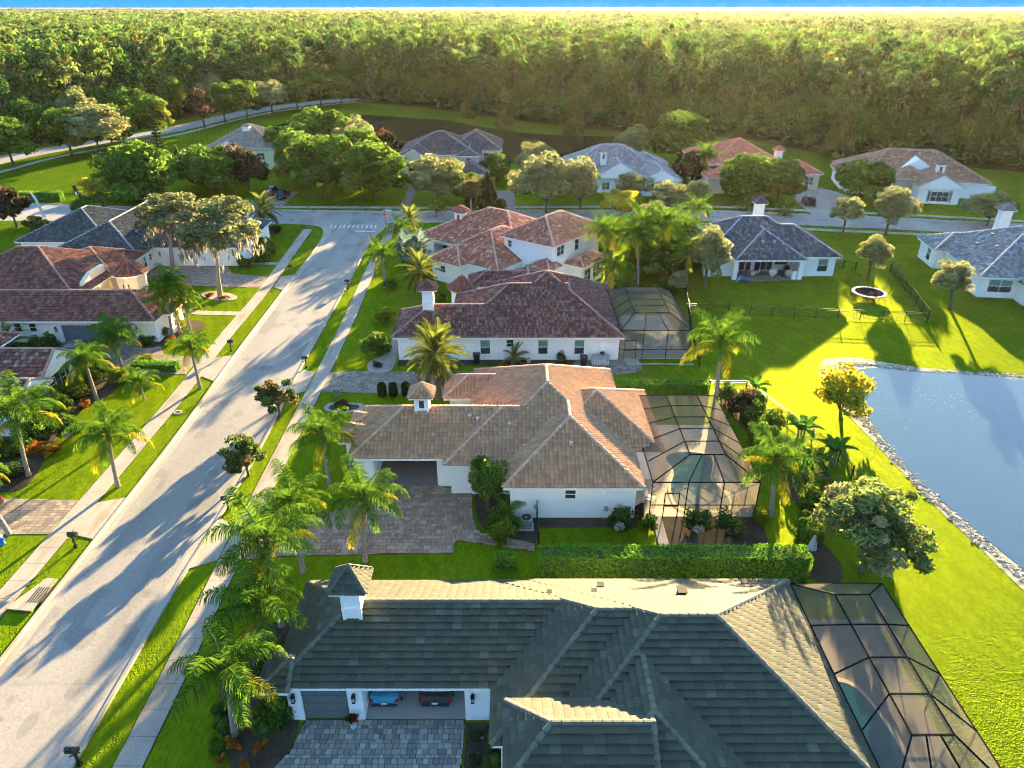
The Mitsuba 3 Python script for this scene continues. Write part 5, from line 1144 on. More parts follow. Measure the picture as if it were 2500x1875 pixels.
for i, (x, y) in enumerate([(-12.1, 57.9), (-11.05, 57.9), (-9.9, 58.0)]):
    k = thing('topiary', ['left', 'middle', 'right'][i] + ' one of the three clipped drum shrubs beside the brown drive', 'topiary')
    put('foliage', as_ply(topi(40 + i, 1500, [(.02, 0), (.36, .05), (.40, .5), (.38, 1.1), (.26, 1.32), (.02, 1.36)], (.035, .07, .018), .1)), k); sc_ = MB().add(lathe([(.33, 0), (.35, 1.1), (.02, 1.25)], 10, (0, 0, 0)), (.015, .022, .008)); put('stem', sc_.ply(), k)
    for q in ('foliage', 'stem'): scene[k + '__' + q]['to_world'] = T().translate([x, y, 0])
for lab, x, y, prof, n in (('tall dark cone shaped topiary by the cross street', -4.4, 127.5, [(1.3, 0), (1.75, 1.0), (1.6, 2.6), (.9, 5.2), (.02, 6.6)], 4200), ('squat golden clipped shrub right of the cone topiary', -2.0, 127.0, [(.9, 0), (1.05, .8), (.7, 1.7), (.02, 2.0)], 1500), ('smaller cone topiary left of the tall one', -7.6, 128.5, [(.8, 0), (1.0, .8), (.5, 3.6), (.02, 4.4)], 1500)):
    k = thing('topiary', lab, 'topiary'); put('foliage', {**as_ply(topi(50 + n, n, prof, (.10, .12, .02) if 'golden' in lab else (.05, .075, .018), .2)), 'to_world': T().translate([x, y, 0])}, k)
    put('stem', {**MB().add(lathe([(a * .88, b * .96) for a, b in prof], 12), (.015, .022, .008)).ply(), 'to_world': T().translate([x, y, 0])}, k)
for i, (x, y) in enumerate([(-38.0, 83.8), (-35.8, 82.9)]): shrub('flower_clump', ['left', 'right'][i] + ' clump of orange flowers at the mossy oak', x, y, .7, .55, 'ember', 'flowers')
for i, (x, y, R_, hh, kd) in enumerate([(-37.2, 50.6, 1.2, 1.6, 'flower'), (-37.8, 47.8, 1.2, 1.5, 'ember'), (-38.5, 44.6, 1.5, 1.5, 'flower'), (-38.8, 51.8, 1.3, 1.5, 'shrub'), (-40.2, 54.6, 1.4, 1.5, 'shrub'), (-40.6, 57.6, 1.4, 1.7, 'lime'), (-38.4, 60.6, 1.3, 1.5, 'lime'), (-41.2, 62.3, 1.4, 1.6, 'shrub'), (-40.2, 48.6, 1.5, 1.5, 'shrub'), (-43.8, 62.8, 1.4, 2.0, 'shrub'), (-38.9, 56.0, .8, .8, 'ember'), (-41.9, 46.0, 1.6, 2.0, 'shrub')]):
    shrub('garden_shrub', ['white flowering shrub under the long fronds of the left edge palm', 'orange leaved shrub under the left edge palm', 'white flowered shrub nearest the grey drive on the left', 'green shrub behind the left flowering shrubs', 'green shrub beneath the arched window', 'yellow green shrub before the shuttered window', 'lime shrub in front of the short weeping palm', 'dark shrub at the corner of the brown gable', 'green shrub left of the orange leaved one', 'bushy shrub behind the brown gable', 'low orange plant in the left garden bed', 'dark shrub at the left picture edge'][i], x, y, R_, hh, kd)
for i, (x, y, R_, hh, kd) in enumerate([(-38.9, 71.6, 1.1, 1.2, 'lime'), (-37.6, 73.6, 1.0, 1.0, 'lime'), (-39.3, 69.4, 1.0, 1.1, 'shrub'), (-37.0, 70.0, .8, .7, 'ember'), (-38.6, 78.6, 1.6, 2.4, 'shrub'), (-41.0, 80.0, 1.7, 2.6, 'shrub'), (-43.6, 80.5, 1.4, 2.0, 'lime'), (-46.0, 78.9, 1.2, 1.5, 'shrub'), (-50.0, 68.0, 1.0, 1.5, 'shrub'), (-48.9, 68.3, .9, 1.9, 'shrub')]):
    shrub('garden_shrub', ['yellow green shrub below the tall window of the oxblood roofed garage', 'pale shrub at the foot of the three palm clump', 'dark shrub at the corner of the oxblood roofed garage', 'low orange shrub by the oxblood roofed garage', 'green bush behind the three palm clump', 'large bush before the octagonal bay', 'light bush left of the octagonal bay', 'bush beside the arched entry', 'rounded bush under the small left windows', 'dark clipped bush beside the grey garage door'][i], x, y, R_, hh, kd)
for i, (x, y, R_, hh, kd) in enumerate([(-35.6, 97.4, 1.4, 2.0, 'shrub'), (-37.4, 95.2, 1.2, 1.6, 'shrub'), (-36.3, 101.4, 1.5, 2.4, 'oak'), (-38.8, 113.0, 1.6, .9, 'magnolia')]):
    shrub('garden_shrub', ['dark shrub right of the white garage doors', 'low shrub at the corner of the white garage', 'tall bush at the right end of the dark slate roof', 'ground cover under the feathery corner palm'][i], x, y, R_, hh, kd)
for i, (x, y, R_, hh, kd) in enumerate([(19.6, 56.6, 1.1, 2.2, 'shrub'), (20.4, 54.6, 1.2, 2.6, 'magnolia'), (20.9, 52.6, 1.1, 2.2, 'shrub'), (21.3, 50.4, 1.2, 2.4, 'shrub'), (22.6, 51.8, 1.1, 2.0, 'lime'), (22.0, 46.4, 1.2, 1.4, 'lime'), (22.8, 43.2, 1.2, 1.4, 'lime'), (21.9, 41.2, 1.2, 1.7, 'shrub'), (20.6, 39.0, .9, 1.3, 'shrub'), (23.4, 39.8, 1.0, 1.4, 'lime')]):
    shrub('fence_shrub', ['leafy shrub at the top end of the fence bed', 'reddish shrub in the fence bed', 'green shrub in the fence bed beside the reddish one', 'dark shrub in the middle of the fence bed', 'lighter shrub on the pond side of the fence bed', 'bright shrub below the banana plants', 'lime shrub right of the stalked palm', 'green shrub behind the stalked palm', 'shrub at the foot of the stalked palm', 'lime shrub nearest the wispy tree'][i], x, y, R_, hh, kd)
for lab, x, y, R_, hh, kd in (('leafy shrub along the pool cage side, nearest the golden palm', 18.2, 53.4, .8, 1.2, 'shrub'), ('shrub against the pool cage side halfway along', 18.0, 49.6, .7, 1.1, 'lime'), ('dark shrub on the pond side of the fence bed, upper one', 21.8, 55.2, 1.0, 2.0, 'oak'), ('tall leafy shrub between banana plants and pool cage', 20.4, 48.6, 1.3, 2.6, 'oak'), ('wide shrub left of the lower banana plant', 23.6, 46.2, 1.2, 1.8, 'shrub'), ('dark shrub at the lower end of the garden fence', 24.2, 41.6, 1.2, 1.7, 'shrub'),
    ('dense shrub at the right end of the long hedge', 20.2, 37.6, 1.1, 1.6, 'oak'), ('green shrub under the tall palms at the terracotta house corner', 10.6, 91.2, 1.4, 1.8, 'shrub'), ('broad shrub between the tall palms and the cage', 14.6, 86.0, 1.6, 1.8, 'oak'), ('low shrub row under the tall palms by the fence', 19.4, 85.6, 1.5, 1.6, 'shrub'), ('bush at the left corner of the blue slate house', 25.6, 93.4, 1.3, 2.2, 'oak'), ('bush at the street corner of the terracotta house', -14.8, 98.5, 1.6, 1.5, 'shrub'), ('bush between the bright feathery palm and the bay', -9.2, 82.0, 1.3, 1.4, 'shrub'), ('low bush under the silver blue palm', -12.2, 92.4, 1.3, 1.3, 'oak'), ('round bush at the foot of the street side palm', -15.6, 86.4, 1.2, 1.2, 'shrub'),
    ('tall bush behind the white flowering shrubs at the left edge', -40.2, 50.9, 1.6, 2.4, 'oak'), ('bush between the slender palm and the box hedge', -40.4, 60.2, 1.2, 1.8, 'lime'), ('bush left of the fresh green palm', -42.6, 64.6, 1.3, 1.9, 'shrub'), ('low bush right of the fresh green palm', -37.4, 65.0, .9, .9, 'lime'), ('bush in front of the brown gabled wall', -42.9, 55.2, 1.1, 1.6, 'shrub')):
    shrub('garden_shrub', lab, x, y, R_, hh, kd)
palm('young palm close to the fresh green palm on the left', -40.8, 66.2, 2.6, size=.85)
palm('small bright palm at the wide bed of the left garden', -40.6, 52.6, 2.2, size=.8)
def banana(label, x, y, h, n, seed):
    k = thing('banana_plant', label, 'plant'); r = np.random.default_rng(seed)
    mb = MB()
    for i in range(3): mb.add(tube([[x + .2 * i, y, 0], [x + .25 * i - .1, y + .1, h * .62]], [.11, .07], 6), (.16, .17, .06))
    put('stem', mb.ply(), k)
    for i in range(n):
        a = i * 2.4 + r.uniform(-.3, .3); e = r.uniform(.5, 1.3); L = r.uniform(1.3, 1.9); t = np.linspace(0, 1, 7); el = e - 1.5 * t ** 1.5
        xs = np.cumsum(np.r_[0, np.cos(el[:-1]) * L / 6]); zs = np.cumsum(np.r_[0, np.sin(el[:-1]) * L / 6]); w = .27 * np.sin(PI * (t * .9 + .08)) ** .6
        o = np.array([x + .2 * (i % 3) - .1, y, h * .55]); d = np.array([math.cos(a), math.sin(a), 0]); s = np.array([-math.sin(a), math.cos(a), 0])
        mid = o + d * xs[:, None] + np.array([0, 0, 1.]) * zs[:, None]
        v = np.concatenate([mid - s * w[:, None] + [0, 0, .05], mid, mid + s * w[:, None] + [0, 0, .05]]); j = np.arange(6)
        f = np.concatenate([np.stack([j, j + 1, j + 8, j + 7], 1), np.stack([j + 7, j + 8, j + 15, j + 14], 1)])
        put('leaf', MB().add((v, f), np.array((.07, .19, .025)) * r.uniform(.8, 1.3)).ply('leaf'), k)
banana('tall banana plant with paddle leaves at the garden fence', 23.3, 48.8, 3.4, 12, 1)
banana('lower banana plant right of the tall one', 25.2, 46.6, 2.2, 10, 2)
banana('banana plant at the far end of the fence bed', 22.2, 57.0, 2.4, 8, 3)
banana('banana plant half hidden by the stalked palm', 22.0, 44.4, 2.0, 9, 4)

def hedge(label, x0, x1, y0, y1, h, seed, base=(.15, .36, .03), leaf=.11, dens=150, rot=0):
    k = thing('hedge', label, 'hedge'); r = np.random.default_rng(seed); P, N = [], []
    for A, gen, nn in (((x1 - x0) * (y1 - y0), lambda n: np.c_[r.uniform(x0, x1, n), r.uniform(y0, y1, n), np.full(n, h)], (0, 0, 1)), ((x1 - x0) * h, lambda n: np.c_[r.uniform(x0, x1, n), np.full(n, y0), r.uniform(.05, h, n)], (0, -1, 0)), ((x1 - x0) * h, lambda n: np.c_[r.uniform(x0, x1, n), np.full(n, y1), r.uniform(.05, h, n)], (0, 1, 0)),
                       ((y1 - y0) * h, lambda n: np.c_[np.full(n, x0), r.uniform(y0, y1, n), r.uniform(.05, h, n)], (-1, 0, 0)), ((y1 - y0) * h, lambda n: np.c_[np.full(n, x1), r.uniform(y0, y1, n), r.uniform(.05, h, n)], (1, 0, 0))):
        n = int(A * dens); P.append(gen(n)); N.append(np.tile(np.array(nn, float), (n, 1)))
    P, N = np.vstack(P), np.vstack(N); b = .06 * np.sin(P[:, 0] * 3.1) * np.sin(P[:, 2] * 2.7 + P[:, 1] * 2) + .05 * np.sin(P[:, 0] * 1.1 + 2)
    P = P + N * (r.uniform(-.12, .05, len(P)) + b)[:, None]
    c = hues(base, len(P), r, .25, (.2, .31, .04), .15)
    put('foliage', as_ply(leaves(P, N * 1.6, leaf, c, r, 1.5, .7)), k)
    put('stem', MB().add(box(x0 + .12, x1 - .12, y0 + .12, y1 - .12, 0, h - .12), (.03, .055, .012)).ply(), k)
hedge('long clipped hedge between the tan roofed and slate roofed gardens', 1.65, 18.6, 33.5, 34.75, 2.1, 1)
hedge('small square clipped hedge on the shaded side lawn', -1.1, .25, 34.4, 35.2, 1.1, 2)
hedge('clipped hedge behind the tan roofed house beside its pool cage', 9.4, 18.2, 57.4, 58.4, 1.5, 3)
hedge('low box hedge on the left lawn by the concrete apron', -37.8, -33.2, 62.6, 63.6, .95, 4)
hedge('golden topped hedge bordering the far driveway', 1.4, 3.2, 139, 146, 1.6, 5, base=(.10, .15, .02), leaf=.2, dens=40)
hedge('dark hedge along the street at the left edge of the meadow', -96, -84.5, 133.2, 134.6, 1.6, 6, leaf=.2, dens=40)
hedge('dark hedge between the street sign and the golden tree', -81, -66, 133.0, 134.6, 1.7, 7, leaf=.2, dens=40)
hedge('low dark hedge before the russet roofed house', 84, 92, 128.5, 130.0, 1.0, 8, leaf=.2, dens=40)

# ------------------------------------------------------------------ street furniture and garden things
BLK = (.012, .012, .012)
def mailbox(label, x, y, rot=90):
    k = thing('mailbox', label, 'mailbox'); M = lambda mb: mb
    a = math.radians(rot); R_ = np.array([[math.cos(a), -math.sin(a), 0], [math.sin(a), math.cos(a), 0], [0, 0, 1]]); xf = lambda v: v @ R_.T + [x, y, 0]
    put('post', MB().add(box(-.055, .055, -.055, .055, 0, 1.15), BLK).add(bar((0, -.3, .62), (0, .25, .92), .06), BLK).add(box(-.1, .1, -.1, .1, 0, .18), BLK).ply('satin', xf=xf), k)
    t = np.linspace(0, PI, 7); prof = np.array([[-.13, 0], *[[-.13 * math.cos(q), .16 + .13 * math.sin(q)] for q in t], [.13, 0]])
    v = np.vstack([np.c_[prof[:, 0], np.full(len(prof), -.36), prof[:, 1] + .98], np.c_[prof[:, 0], np.full(len(prof), .24), prof[:, 1] + .98]]); n = len(prof); j = np.arange(n); q = (j + 1) % n
    f = np.vstack([np.c_[j, q, q + n], np.c_[j, q + n, j + n], [[0, i, i + 1] for i in range(1, n - 1)], [[n, n + i + 1, n + i] for i in range(1, n - 1)]])
    put('box', MB().add((v, f), BLK).ply('satin', xf=xf), k)
    put('flag', MB().add(box(.135, .15, -.1, -.05, 1.1, 1.35), (.06, .012, .012)).ply(xf=xf), k)
mailbox('black mailbox on the nearest left verge', -29.3, 36.9, 90)
mailbox('black mailbox on the left verge beyond the leaning verge palm', -29.6, 67.7, 90)
mailbox('black mailbox on the left verge by the mossy tree drive', -30.1, 92.2, 90)
mailbox('black mailbox on the right verge before the round topped drive', -20.7, 63.8, -90)
mailbox('black mailbox on the right verge by the forecourt palms', -20.4, 40.8, -90)
mailbox('black mailbox at the bottom edge of the picture', -20.7, 21.4, -90)
mailbox('black mailbox with a plant on the right verge, farthest up', -21.1, 86.4, -90)

k = thing('storm_drain', 'storm drain inlet in the left gutter at the bottom left', 'storm drain')
put('top_slab', mikit.ply(slab([(-30.4, 31.2), (-28.7, 31.0), (-28.7, 33.7), (-29.4, 33.8)], .10, .19), 'concrete'), k)
put('opening', MB().add(box(-29.45, -28.5, 31.7, 33.0, .02, .1), (.008, .008, .008)).ply(), k)
for i in range(6): put('grate_bar', MB().add(box(-29.4 + i * .16, -29.32 + i * .16, 31.75, 32.95, .192, .215), (.05, .045, .04)).ply(), k)
k = thing('manhole_cover', 'round utility cover on the left grass verge', 'manhole cover')
put('rim', MB().add(lathe([(.36, 0), (.36, .06), (.26, .07), (.26, .05)], 20, (-29.9, 54.8, 0)), (.42, .40, .36)).ply(), k)
put('lid', MB().add(lathe([(.26, .02), (.25, .055), (.0, .06)], 20, (-29.9, 54.8, 0)), (.05, .05, .05)).ply(), k)
k = thing('fire_hydrant', 'blue hydrant with a white top on the lawn at the left edge', 'fire hydrant')
put('barrel', MB().add(lathe([(.2, 0), (.2, .06), (.13, .1), (.13, .5), (.17, .52), (.17, .6)], 12, (-34.4, 37.2, 0)), (.03, .16, .5)).add(tube([(-34.65, 37.2, .42), (-34.15, 37.2, .42)], .07, 8), (.03, .16, .5)).ply('satin'), k)
put('bonnet', MB().add(lathe([(.17, .6), (.16, .7), (.09, .8), (.04, .86), (0, .86)], 12, (-34.4, 37.2, 0)), (.75, .75, .75)).ply('satin'), k)

k = thing('stop_sign', 'red octagonal stop sign with a white street name blade at the corner', 'traffic sign')
sx, sy = -20.6, 114.0
put('post', MB().add(tube([(sx, sy, 0), (sx, sy, 3.3)], .05, 8), (.02, .02, .02)).ply('satin'), k)
oc = [(sx + .42 * math.cos(a), 2.25 + .42 * math.sin(a)) for a in np.arange(8) * PI / 4 + PI / 8]
def plate(pts, y0, y1, col):
    n = len(pts); v = np.array([[p[0], y, p[1]] for y in (y0, y1) for p in pts]); j = np.arange(n); q = (j + 1) % n
    return MB().add((v, np.vstack([np.c_[j, q, q + n], np.c_[j, q + n, j + n], [[0, i, i + 1] for i in range(1, n - 1)], [[n, n + i + 1, n + i] for i in range(1, n - 1)]])), col)
put('rim', plate([(sx + (p[0] - sx) * 1.08, 2.25 + (p[1] - 2.25) * 1.08) for p in oc], sy - .06, sy - .05, (.8, .8, .8)).ply(), k)
put('plate', plate(oc, sy - .075, sy - .062, (.55, .02, .03)).ply(), k)
tm = meshkit.text_mesh('STOP', .24, .004, True); v = np.array(tm.vertices); w_ = v[:, 0].max(); v = np.c_[sx - w_ / 2 + v[:, 0], sy - .08 - v[:, 2], 2.13 + v[:, 1]]
put('lettering', MB().add((v, np.array(tm.faces)), (.85, .85, .85)).ply(), k)
put('name_blade', MB().add(box(sx - .1, sx + 1.15, sy - .02, sy + .02, 3.05, 3.25), (.8, .82, .85)).ply(), k)

k = thing('lamp_post_sign', 'black post with a small hanging panel by the meadow hedge', 'sign')
put('post', MB().add(tube([(-78.3, 128.4, 0), (-78.6, 128.4, 4.2)], .07, 6), BLK).ply('satin'), k)
put('panel', MB().add(box(-78.55, -77.9, 128.3, 128.36, 2.3, 4.0), BLK).ply('satin'), k)
put('badge', MB().add(box(-78.4, -78.05, 128.25, 128.29, 2.3, 2.9), (.7, .7, .72)).ply(), k)
k = thing('feather_banner', 'white feather banner leaning over the left street', 'banner')
put('pole', MB().add(tube([(-78.9, 118.6, 0), (-79.6, 118.6, 4.4), (-80.0, 118.6, 5.3)], .03, 5), (.5, .5, .5)).ply(), k)
put('cloth', plate([(-78.95, .9), (-78.45, .9), (-79.15, 4.2), (-79.95, 5.3), (-79.6, 4.2)], 118.55, 118.57, (.82, .84, .88)).ply(), k)

def fence(label, pts, h=1.2, step=2.3, picket=.16):
    k = thing('metal_fence', label, 'fence'); pts = [np.array(p, float) for p in pts]
    for a, b in zip(pts[:-1], pts[1:]):
        L = np.linalg.norm(b - a); n = max(1, int(L / step))
        for i in range(n + 1):
            p = a + (b - a) * i / n; put('post', MB().add(box(p[0] - .04, p[0] + .04, p[1] - .04, p[1] + .04, 0, h + .06), BLK).ply('satin'), k)
        for z in (.15, h - .18, h): put('rail', MB().add(bar((*a, z), (*b, z), .035), BLK).ply('satin'), k)
        m = int(L / picket); mb = MB()
        for i in range(m):
            p = a + (b - a) * (i + .5) / m; mb.add(bar((*p, .1), (*p, h), .018), BLK)
        tag(put('picket_row', mb.ply('satin'), k), None, None, None, 'stuff')
fence('black metal fence crossing the shaded lawn in front of the blue slate house', [(20.6, 78.2), (47.8, 75.4)])
fence('black metal fence running up the sunlit lawn by the trampoline', [(47.9, 75.5), (51.8, 93.0)], 1.5)
fence('black metal fence down the side of the screened cage to the golden palm', [(22.6, 89), (20.9, 78), (19.6, 70.5), (18.9, 64)])
fence('short fence with a gate beside the blue slate house', [(43.6, 94.2), (46.0, 94.5), (47.3, 93.6)])
fence('fence along the planting bed between pool cage and pond lawn', [(18.6, 58.7), (22.0, 58.6), (24.0, 53), (26.0, 47), (26.2, 40), (24.6, 36.6)])
fence('dark fence panel at the left end of the long hedge', [(1.75, 36.5), (1.75, 39.8)], 1.6)

k = thing('trampoline', 'round trampoline with white rim and bent net poles on the sunlit lawn', 'trampoline')
tc_, R_ = np.array([44.5, 83.3]), 1.95
put('mat', MB().add(lathe([(0.0, .70), (R_ * .86, .72)], 28, (*tc_, 0)), (.012, .012, .014)).ply('soot'), k)
put('rim_pad', MB().add(lathe([(R_ * .86, .70), (R_ * .87, .78), (R_ * 1.04, .77), (R_ * 1.05, .66)], 28, (*tc_, 0)), (.3, .32, .35)).ply(), k)
for i in range(8):
    a = i * PI / 4 + .2; d = np.array([math.cos(a), math.sin(a)]); p = tc_ + d * R_ * 1.03; q = tc_ + d * R_ * 1.2
    put('net_pole', MB().add(tube([(*p, 0), (*p, .7), (*q, 1.3), (*(q - d * .1), 2.3)], .03, 5), (.04, .04, .045)).ply('satin'), k)
k = thing('toy_slide', 'small blue and turquoise toy slide on the lawn before the patio', 'slide')
put('chute', MB().add(bar((30.2, 89.0, .85), (31.2, 88.85, .1), .42, .06), (.01, .13, .62)).add(bar((30.2, 89.2, .92), (31.2, 89.05, .17), .05, .12), (.01, .13, .62)).add(bar((30.2, 88.8, .92), (31.2, 88.65, .17), .05, .12), (.01, .13, .62)).ply('satin'), k)
put('ladder', MB().add(bar((30.15, 89.15, .9), (29.7, 89.15, 0), .07), (.03, .5, .6)).add(bar((30.15, 88.85, .9), (29.7, 88.85, 0), .07), (.03, .5, .6)).ply('satin'), k)
for z in (.2, .45, .7): put('rung', MB().add(bar((29.7 + .5 * z, 88.85, z), (29.7 + .5 * z, 89.15, z), .06), (.03, .5, .6)).ply('satin'), k)

def chair(label, x, y, rot, col, seat_h=.42, w=.6, group=None):
    k = thing('patio_chair', label, 'chair', group); a = math.radians(rot); R_ = np.array([[math.cos(a), -math.sin(a), 0], [math.sin(a), math.cos(a), 0], [0, 0, 1]]); xf = lambda v: v @ R_.T + [x, y, .06]
    h = w / 2
    put('seat', MB().add(box(-h, h, -h, h, seat_h - .05, seat_h + .08), col).ply(xf=xf), k)
    put('backrest', MB().add(bar((0, h, seat_h), (0, h + .16, seat_h + .55), w, .09), col).ply(xf=xf), k)
    for sx_, sy_ in ((-1, -1), (1, -1), (1, 1), (-1, 1)): put('leg', MB().add(box(sx_ * h - .03, sx_ * h + .03, sy_ * h - .03, sy_ * h + .03, 0, seat_h - .05), (.03, .025, .02)).ply(xf=xf), k)
    for s in (-1, 1): put('armrest', MB().add(box(s * h - .04, s * h + .04, -h, h, seat_h + .2, seat_h + .26), (.05, .04, .035)).ply(xf=xf), k)
chair('dark patio chair at the left end of the covered patio', 31.0, 91.2, 200, (.10, .09, .085)); chair('pale cushioned patio chair left of centre on the covered patio', 32.3, 90.8, 160, (.45, .42, .38)); chair('pale patio chair behind the toy slide', 33.0, 91.6, 220, (.42, .40, .37))
def egg(label, x, y, col):
    k = thing('round_chair', label, 'chair'); put('shell', MB().add(lathe([(.12, .0), (.2, .1), (.42, .35), (.52, .65), (.5, .85), (.42, .8), (.3, .5), (0, .42)], 14, (x, y, .06)), col).ply(), k)
    put('cushion', MB().add(lathe([(.36, .52), (.34, .6), (0, .64)], 12, (x, y, .06)), (.6, .58, .55)).ply(), k)
egg('white round basket chair on the covered patio', 35.0, 91.0, (.7, .68, .64)); egg('dark round basket chair on the covered patio', 36.2, 91.0, (.06, .05, .045)); egg('grey round basket chair nearest the right patio post', 37.1, 90.7, (.5, .48, .46))
k = thing('patio_table', 'low wooden patio table in the middle of the covered patio', 'table'); put('tabletop', MB().add(box(33.7, 34.5, 91.3, 92.1, .48, .54), (.12, .07, .04)).ply(), k)
for dx, dy in ((33.75, 91.35), (34.45, 91.35), (33.75, 92.05), (34.45, 92.05)): put('leg', MB().add(box(dx - .03, dx + .03, dy - .03, dy + .03, .06, .48), (.08, .05, .03)).ply(), k)
k = thing('storage_cabinet', 'white upright cabinet by the right patio post', 'cabinet'); put('body', MB().add(box(37.2, 37.75, 89.75, 90.15, .06, 1.15), WHITE * .9).ply(), k); put('door', MB().add(box(37.25, 37.7, 89.72, 89.748, .12, 1.08), WHITE).ply(), k); put('handle', MB().add(box(37.6, 37.64, 89.68, 89.72, .5, .75), (.1, .1, .1)).ply(), k)
k = thing('grill', 'black grill beside the white patio cabinet', 'grill'); put('body', MB().add(box(36.9, 37.6, 91.9, 92.5, .5, 1.0), BLK).ply('satin'), k); put('lid', MB().add(lathe([(.3, 1.0), (.28, 1.2), (.1, 1.3), (0, 1.3)], 10, (37.25, 92.2, 0)), BLK).ply('satin'), k)
for dx in (36.95, 37.55): put('leg', MB().add(box(dx - .03, dx + .03, 92.0, 92.4, .06, .5), BLK).ply(), k)

k = thing('air_conditioner', 'grey air conditioning unit at the end of the white wall', 'air conditioner')
put('casing', MB().add(box(.6, 1.4, 38.6, 39.35, .08, .85), (.34, .35, .35)).ply(), k); put('fan_grille', MB().add(lathe([(.34, .855), (.33, .9), (.1, .9), (.1, .86)], 16, (1.0, 38.97, 0)), (.03, .03, .03)).ply(), k); put('pad', MB().add(box(.5, 1.5, 38.5, 39.45, 0.03, .08), (.4, .4, .38)).ply(), k)
for z in np.linspace(.18, .75, 6): put('louvre', MB().add(box(.62, 1.38, 38.585, 38.598, z, z + .05), (.12, .12, .12)).ply(), k)
k = thing('waste_bin', 'dark brown wheeled bin at the white side wall', 'bin'); put('body', MB().add((np.array([[6.95, 63.95, .05], [7.5, 63.95, .05], [7.5, 64.5, .05], [6.95, 64.5, .05], [6.88, 63.88, 1.0], [7.57, 63.88, 1.0], [7.57, 64.57, 1.0], [6.88, 64.57, 1.0]]), box(0, 1, 0, 1, 0, 1)[1] * 0 + np.array([[0, 1, 5, 4], [1, 2, 6, 5], [2, 3, 7, 6], [3, 0, 4, 7], [0, 3, 2, 1], [4, 5, 6, 7]])), (.035, .02, .015)).ply('satin'), k); put('lid', MB().add(box(6.84, 7.61, 63.82, 64.62, 1.0, 1.08), (.025, .015, .012)).ply('satin'), k)
k = thing('waste_bin', 'black bin by the date palm at the left end of the white side wall', 'bin'); put('body', MB().add(box(-3.9, -3.3, 64.6, 65.2, .04, .95), BLK).ply('satin'), k); put('lid', MB().add(box(-3.96, -3.24, 64.55, 65.26, .95, 1.02), BLK).ply('satin'), k)
k = thing('patio_bench', 'bench with a black and white patterned cushion on the small patio', 'bench')
put('seat', MB().add(box(8.1, 9.9, 64.2, 64.9, .36, .44), (.1, .1, .1)).ply(), k); put('backrest', MB().add(box(8.1, 9.9, 64.9, 64.98, .42, .95), (.3, .3, .3)).ply(), k)
for i in range(10): put('cushion_stripe', MB().add(box(8.12 + i * .178, 8.12 + i * .178 + .085, 64.12, 64.88, .1, .46), (.7, .7, .7)).ply(), k)
for i in range(4): put('leg', MB().add(box(8.15 + (i % 2) * 1.65, 8.22 + (i % 2) * 1.65, 64.2 + (i // 2) * .6, 64.27 + (i // 2) * .6, .03, .36), BLK).ply(), k)
k = thing('kettle_grill', 'black kettle grill behind the patterned bench', 'grill'); put('bowl', MB().add(lathe([(0, .6), (.2, .65), (.28, .85), (.26, 1.0), (.12, 1.12), (0, 1.14)], 12, (9.2, 65.15, 0)), BLK).ply('satin'), k); put('stand', MB().add(tube([(9.2, 65.15, .03), (9.2, 65.15, .62)], .04, 6), BLK).ply(), k)
k = thing('plant_pot', 'red leaved potted plant at the middle garage pillar', 'potted plant')
put('pot', MB().add(lathe([(.14, 0), (.2, .35), (.17, .35), (.15, .3), (0, .3)], 12, (-7.95, 23.35, .08)), (.5, .48, .45)).ply(), k); put('foliage', {**CROWN_PLY['red'][0], 'to_world': T().translate([-7.95, 23.35, .72]).scale([.34, .34, .34])}, k)
k = thing('plant_pot', 'white pot at the white side wall near the low palm', 'pot'); put('pot', MB().add(lathe([(.16, 0), (.25, .5), (.21, .5), (.19, .42), (0, .42)], 12, (1.7, 64.9, .04)), (.7, .7, .7)).ply(), k); put('soil', MB().add(lathe([(.19, .45), (0, .46)], 12, (1.7, 64.9, .04)), (.04, .03, .02)).ply(), k)
k = thing('stone_bench', 'pale stone bench in front of the low box hedge', 'bench'); put('seat', MB().add(box(-37.0, -35.7, 61.5, 62.1, .42, .54), srgb(214, 204, 180)).ply(), k)
for x in (-36.8, -35.9): put('leg', MB().add(box(x - .1, x + .1, 61.6, 62.0, 0, .42), srgb(200, 190, 168)).ply(), k)
k = thing('utility_box', 'green utility box at the edge of the shaded lawn by the brown drive', 'utility box'); put('body', MB().add(box(-16.6, -16.0, 57.6, 58.0, 0, .75), (.10, .17, .11)).ply(), k); put('lid', MB().add(box(-16.65, -15.95, 57.55, 58.05, .75, .82), (.12, .2, .13)).ply(), k)
k = thing('parasol', 'folded white garden parasol between hedge end and wispy tree', 'parasol'); put('canopy', MB().add(lathe([(.08, .5), (.32, .7), (.2, 1.2), (.05, 1.7), (0, 1.75)], 10, (19.7, 36.0, 0)), (.28, .31, .36)).ply(), k); put('pole', MB().add(tube([(19.7, 36, 0), (19.7, 36, .8)], .03, 6), (.1, .1, .1)).ply(), k)
for lab, x, y, rz in (('white lounge chair under the cage at the house corner', 9.6, 43.0, 80), ('white chair by the screen door of the turquoise pool', 10.1, 41.6, 60), ('dark chair at the right side of the turquoise pool deck', 16.5, 41.4, -60)): chair(lab, x, y, rz, (.68, .66, .62) if 'white' in lab else (.05, .04, .035))

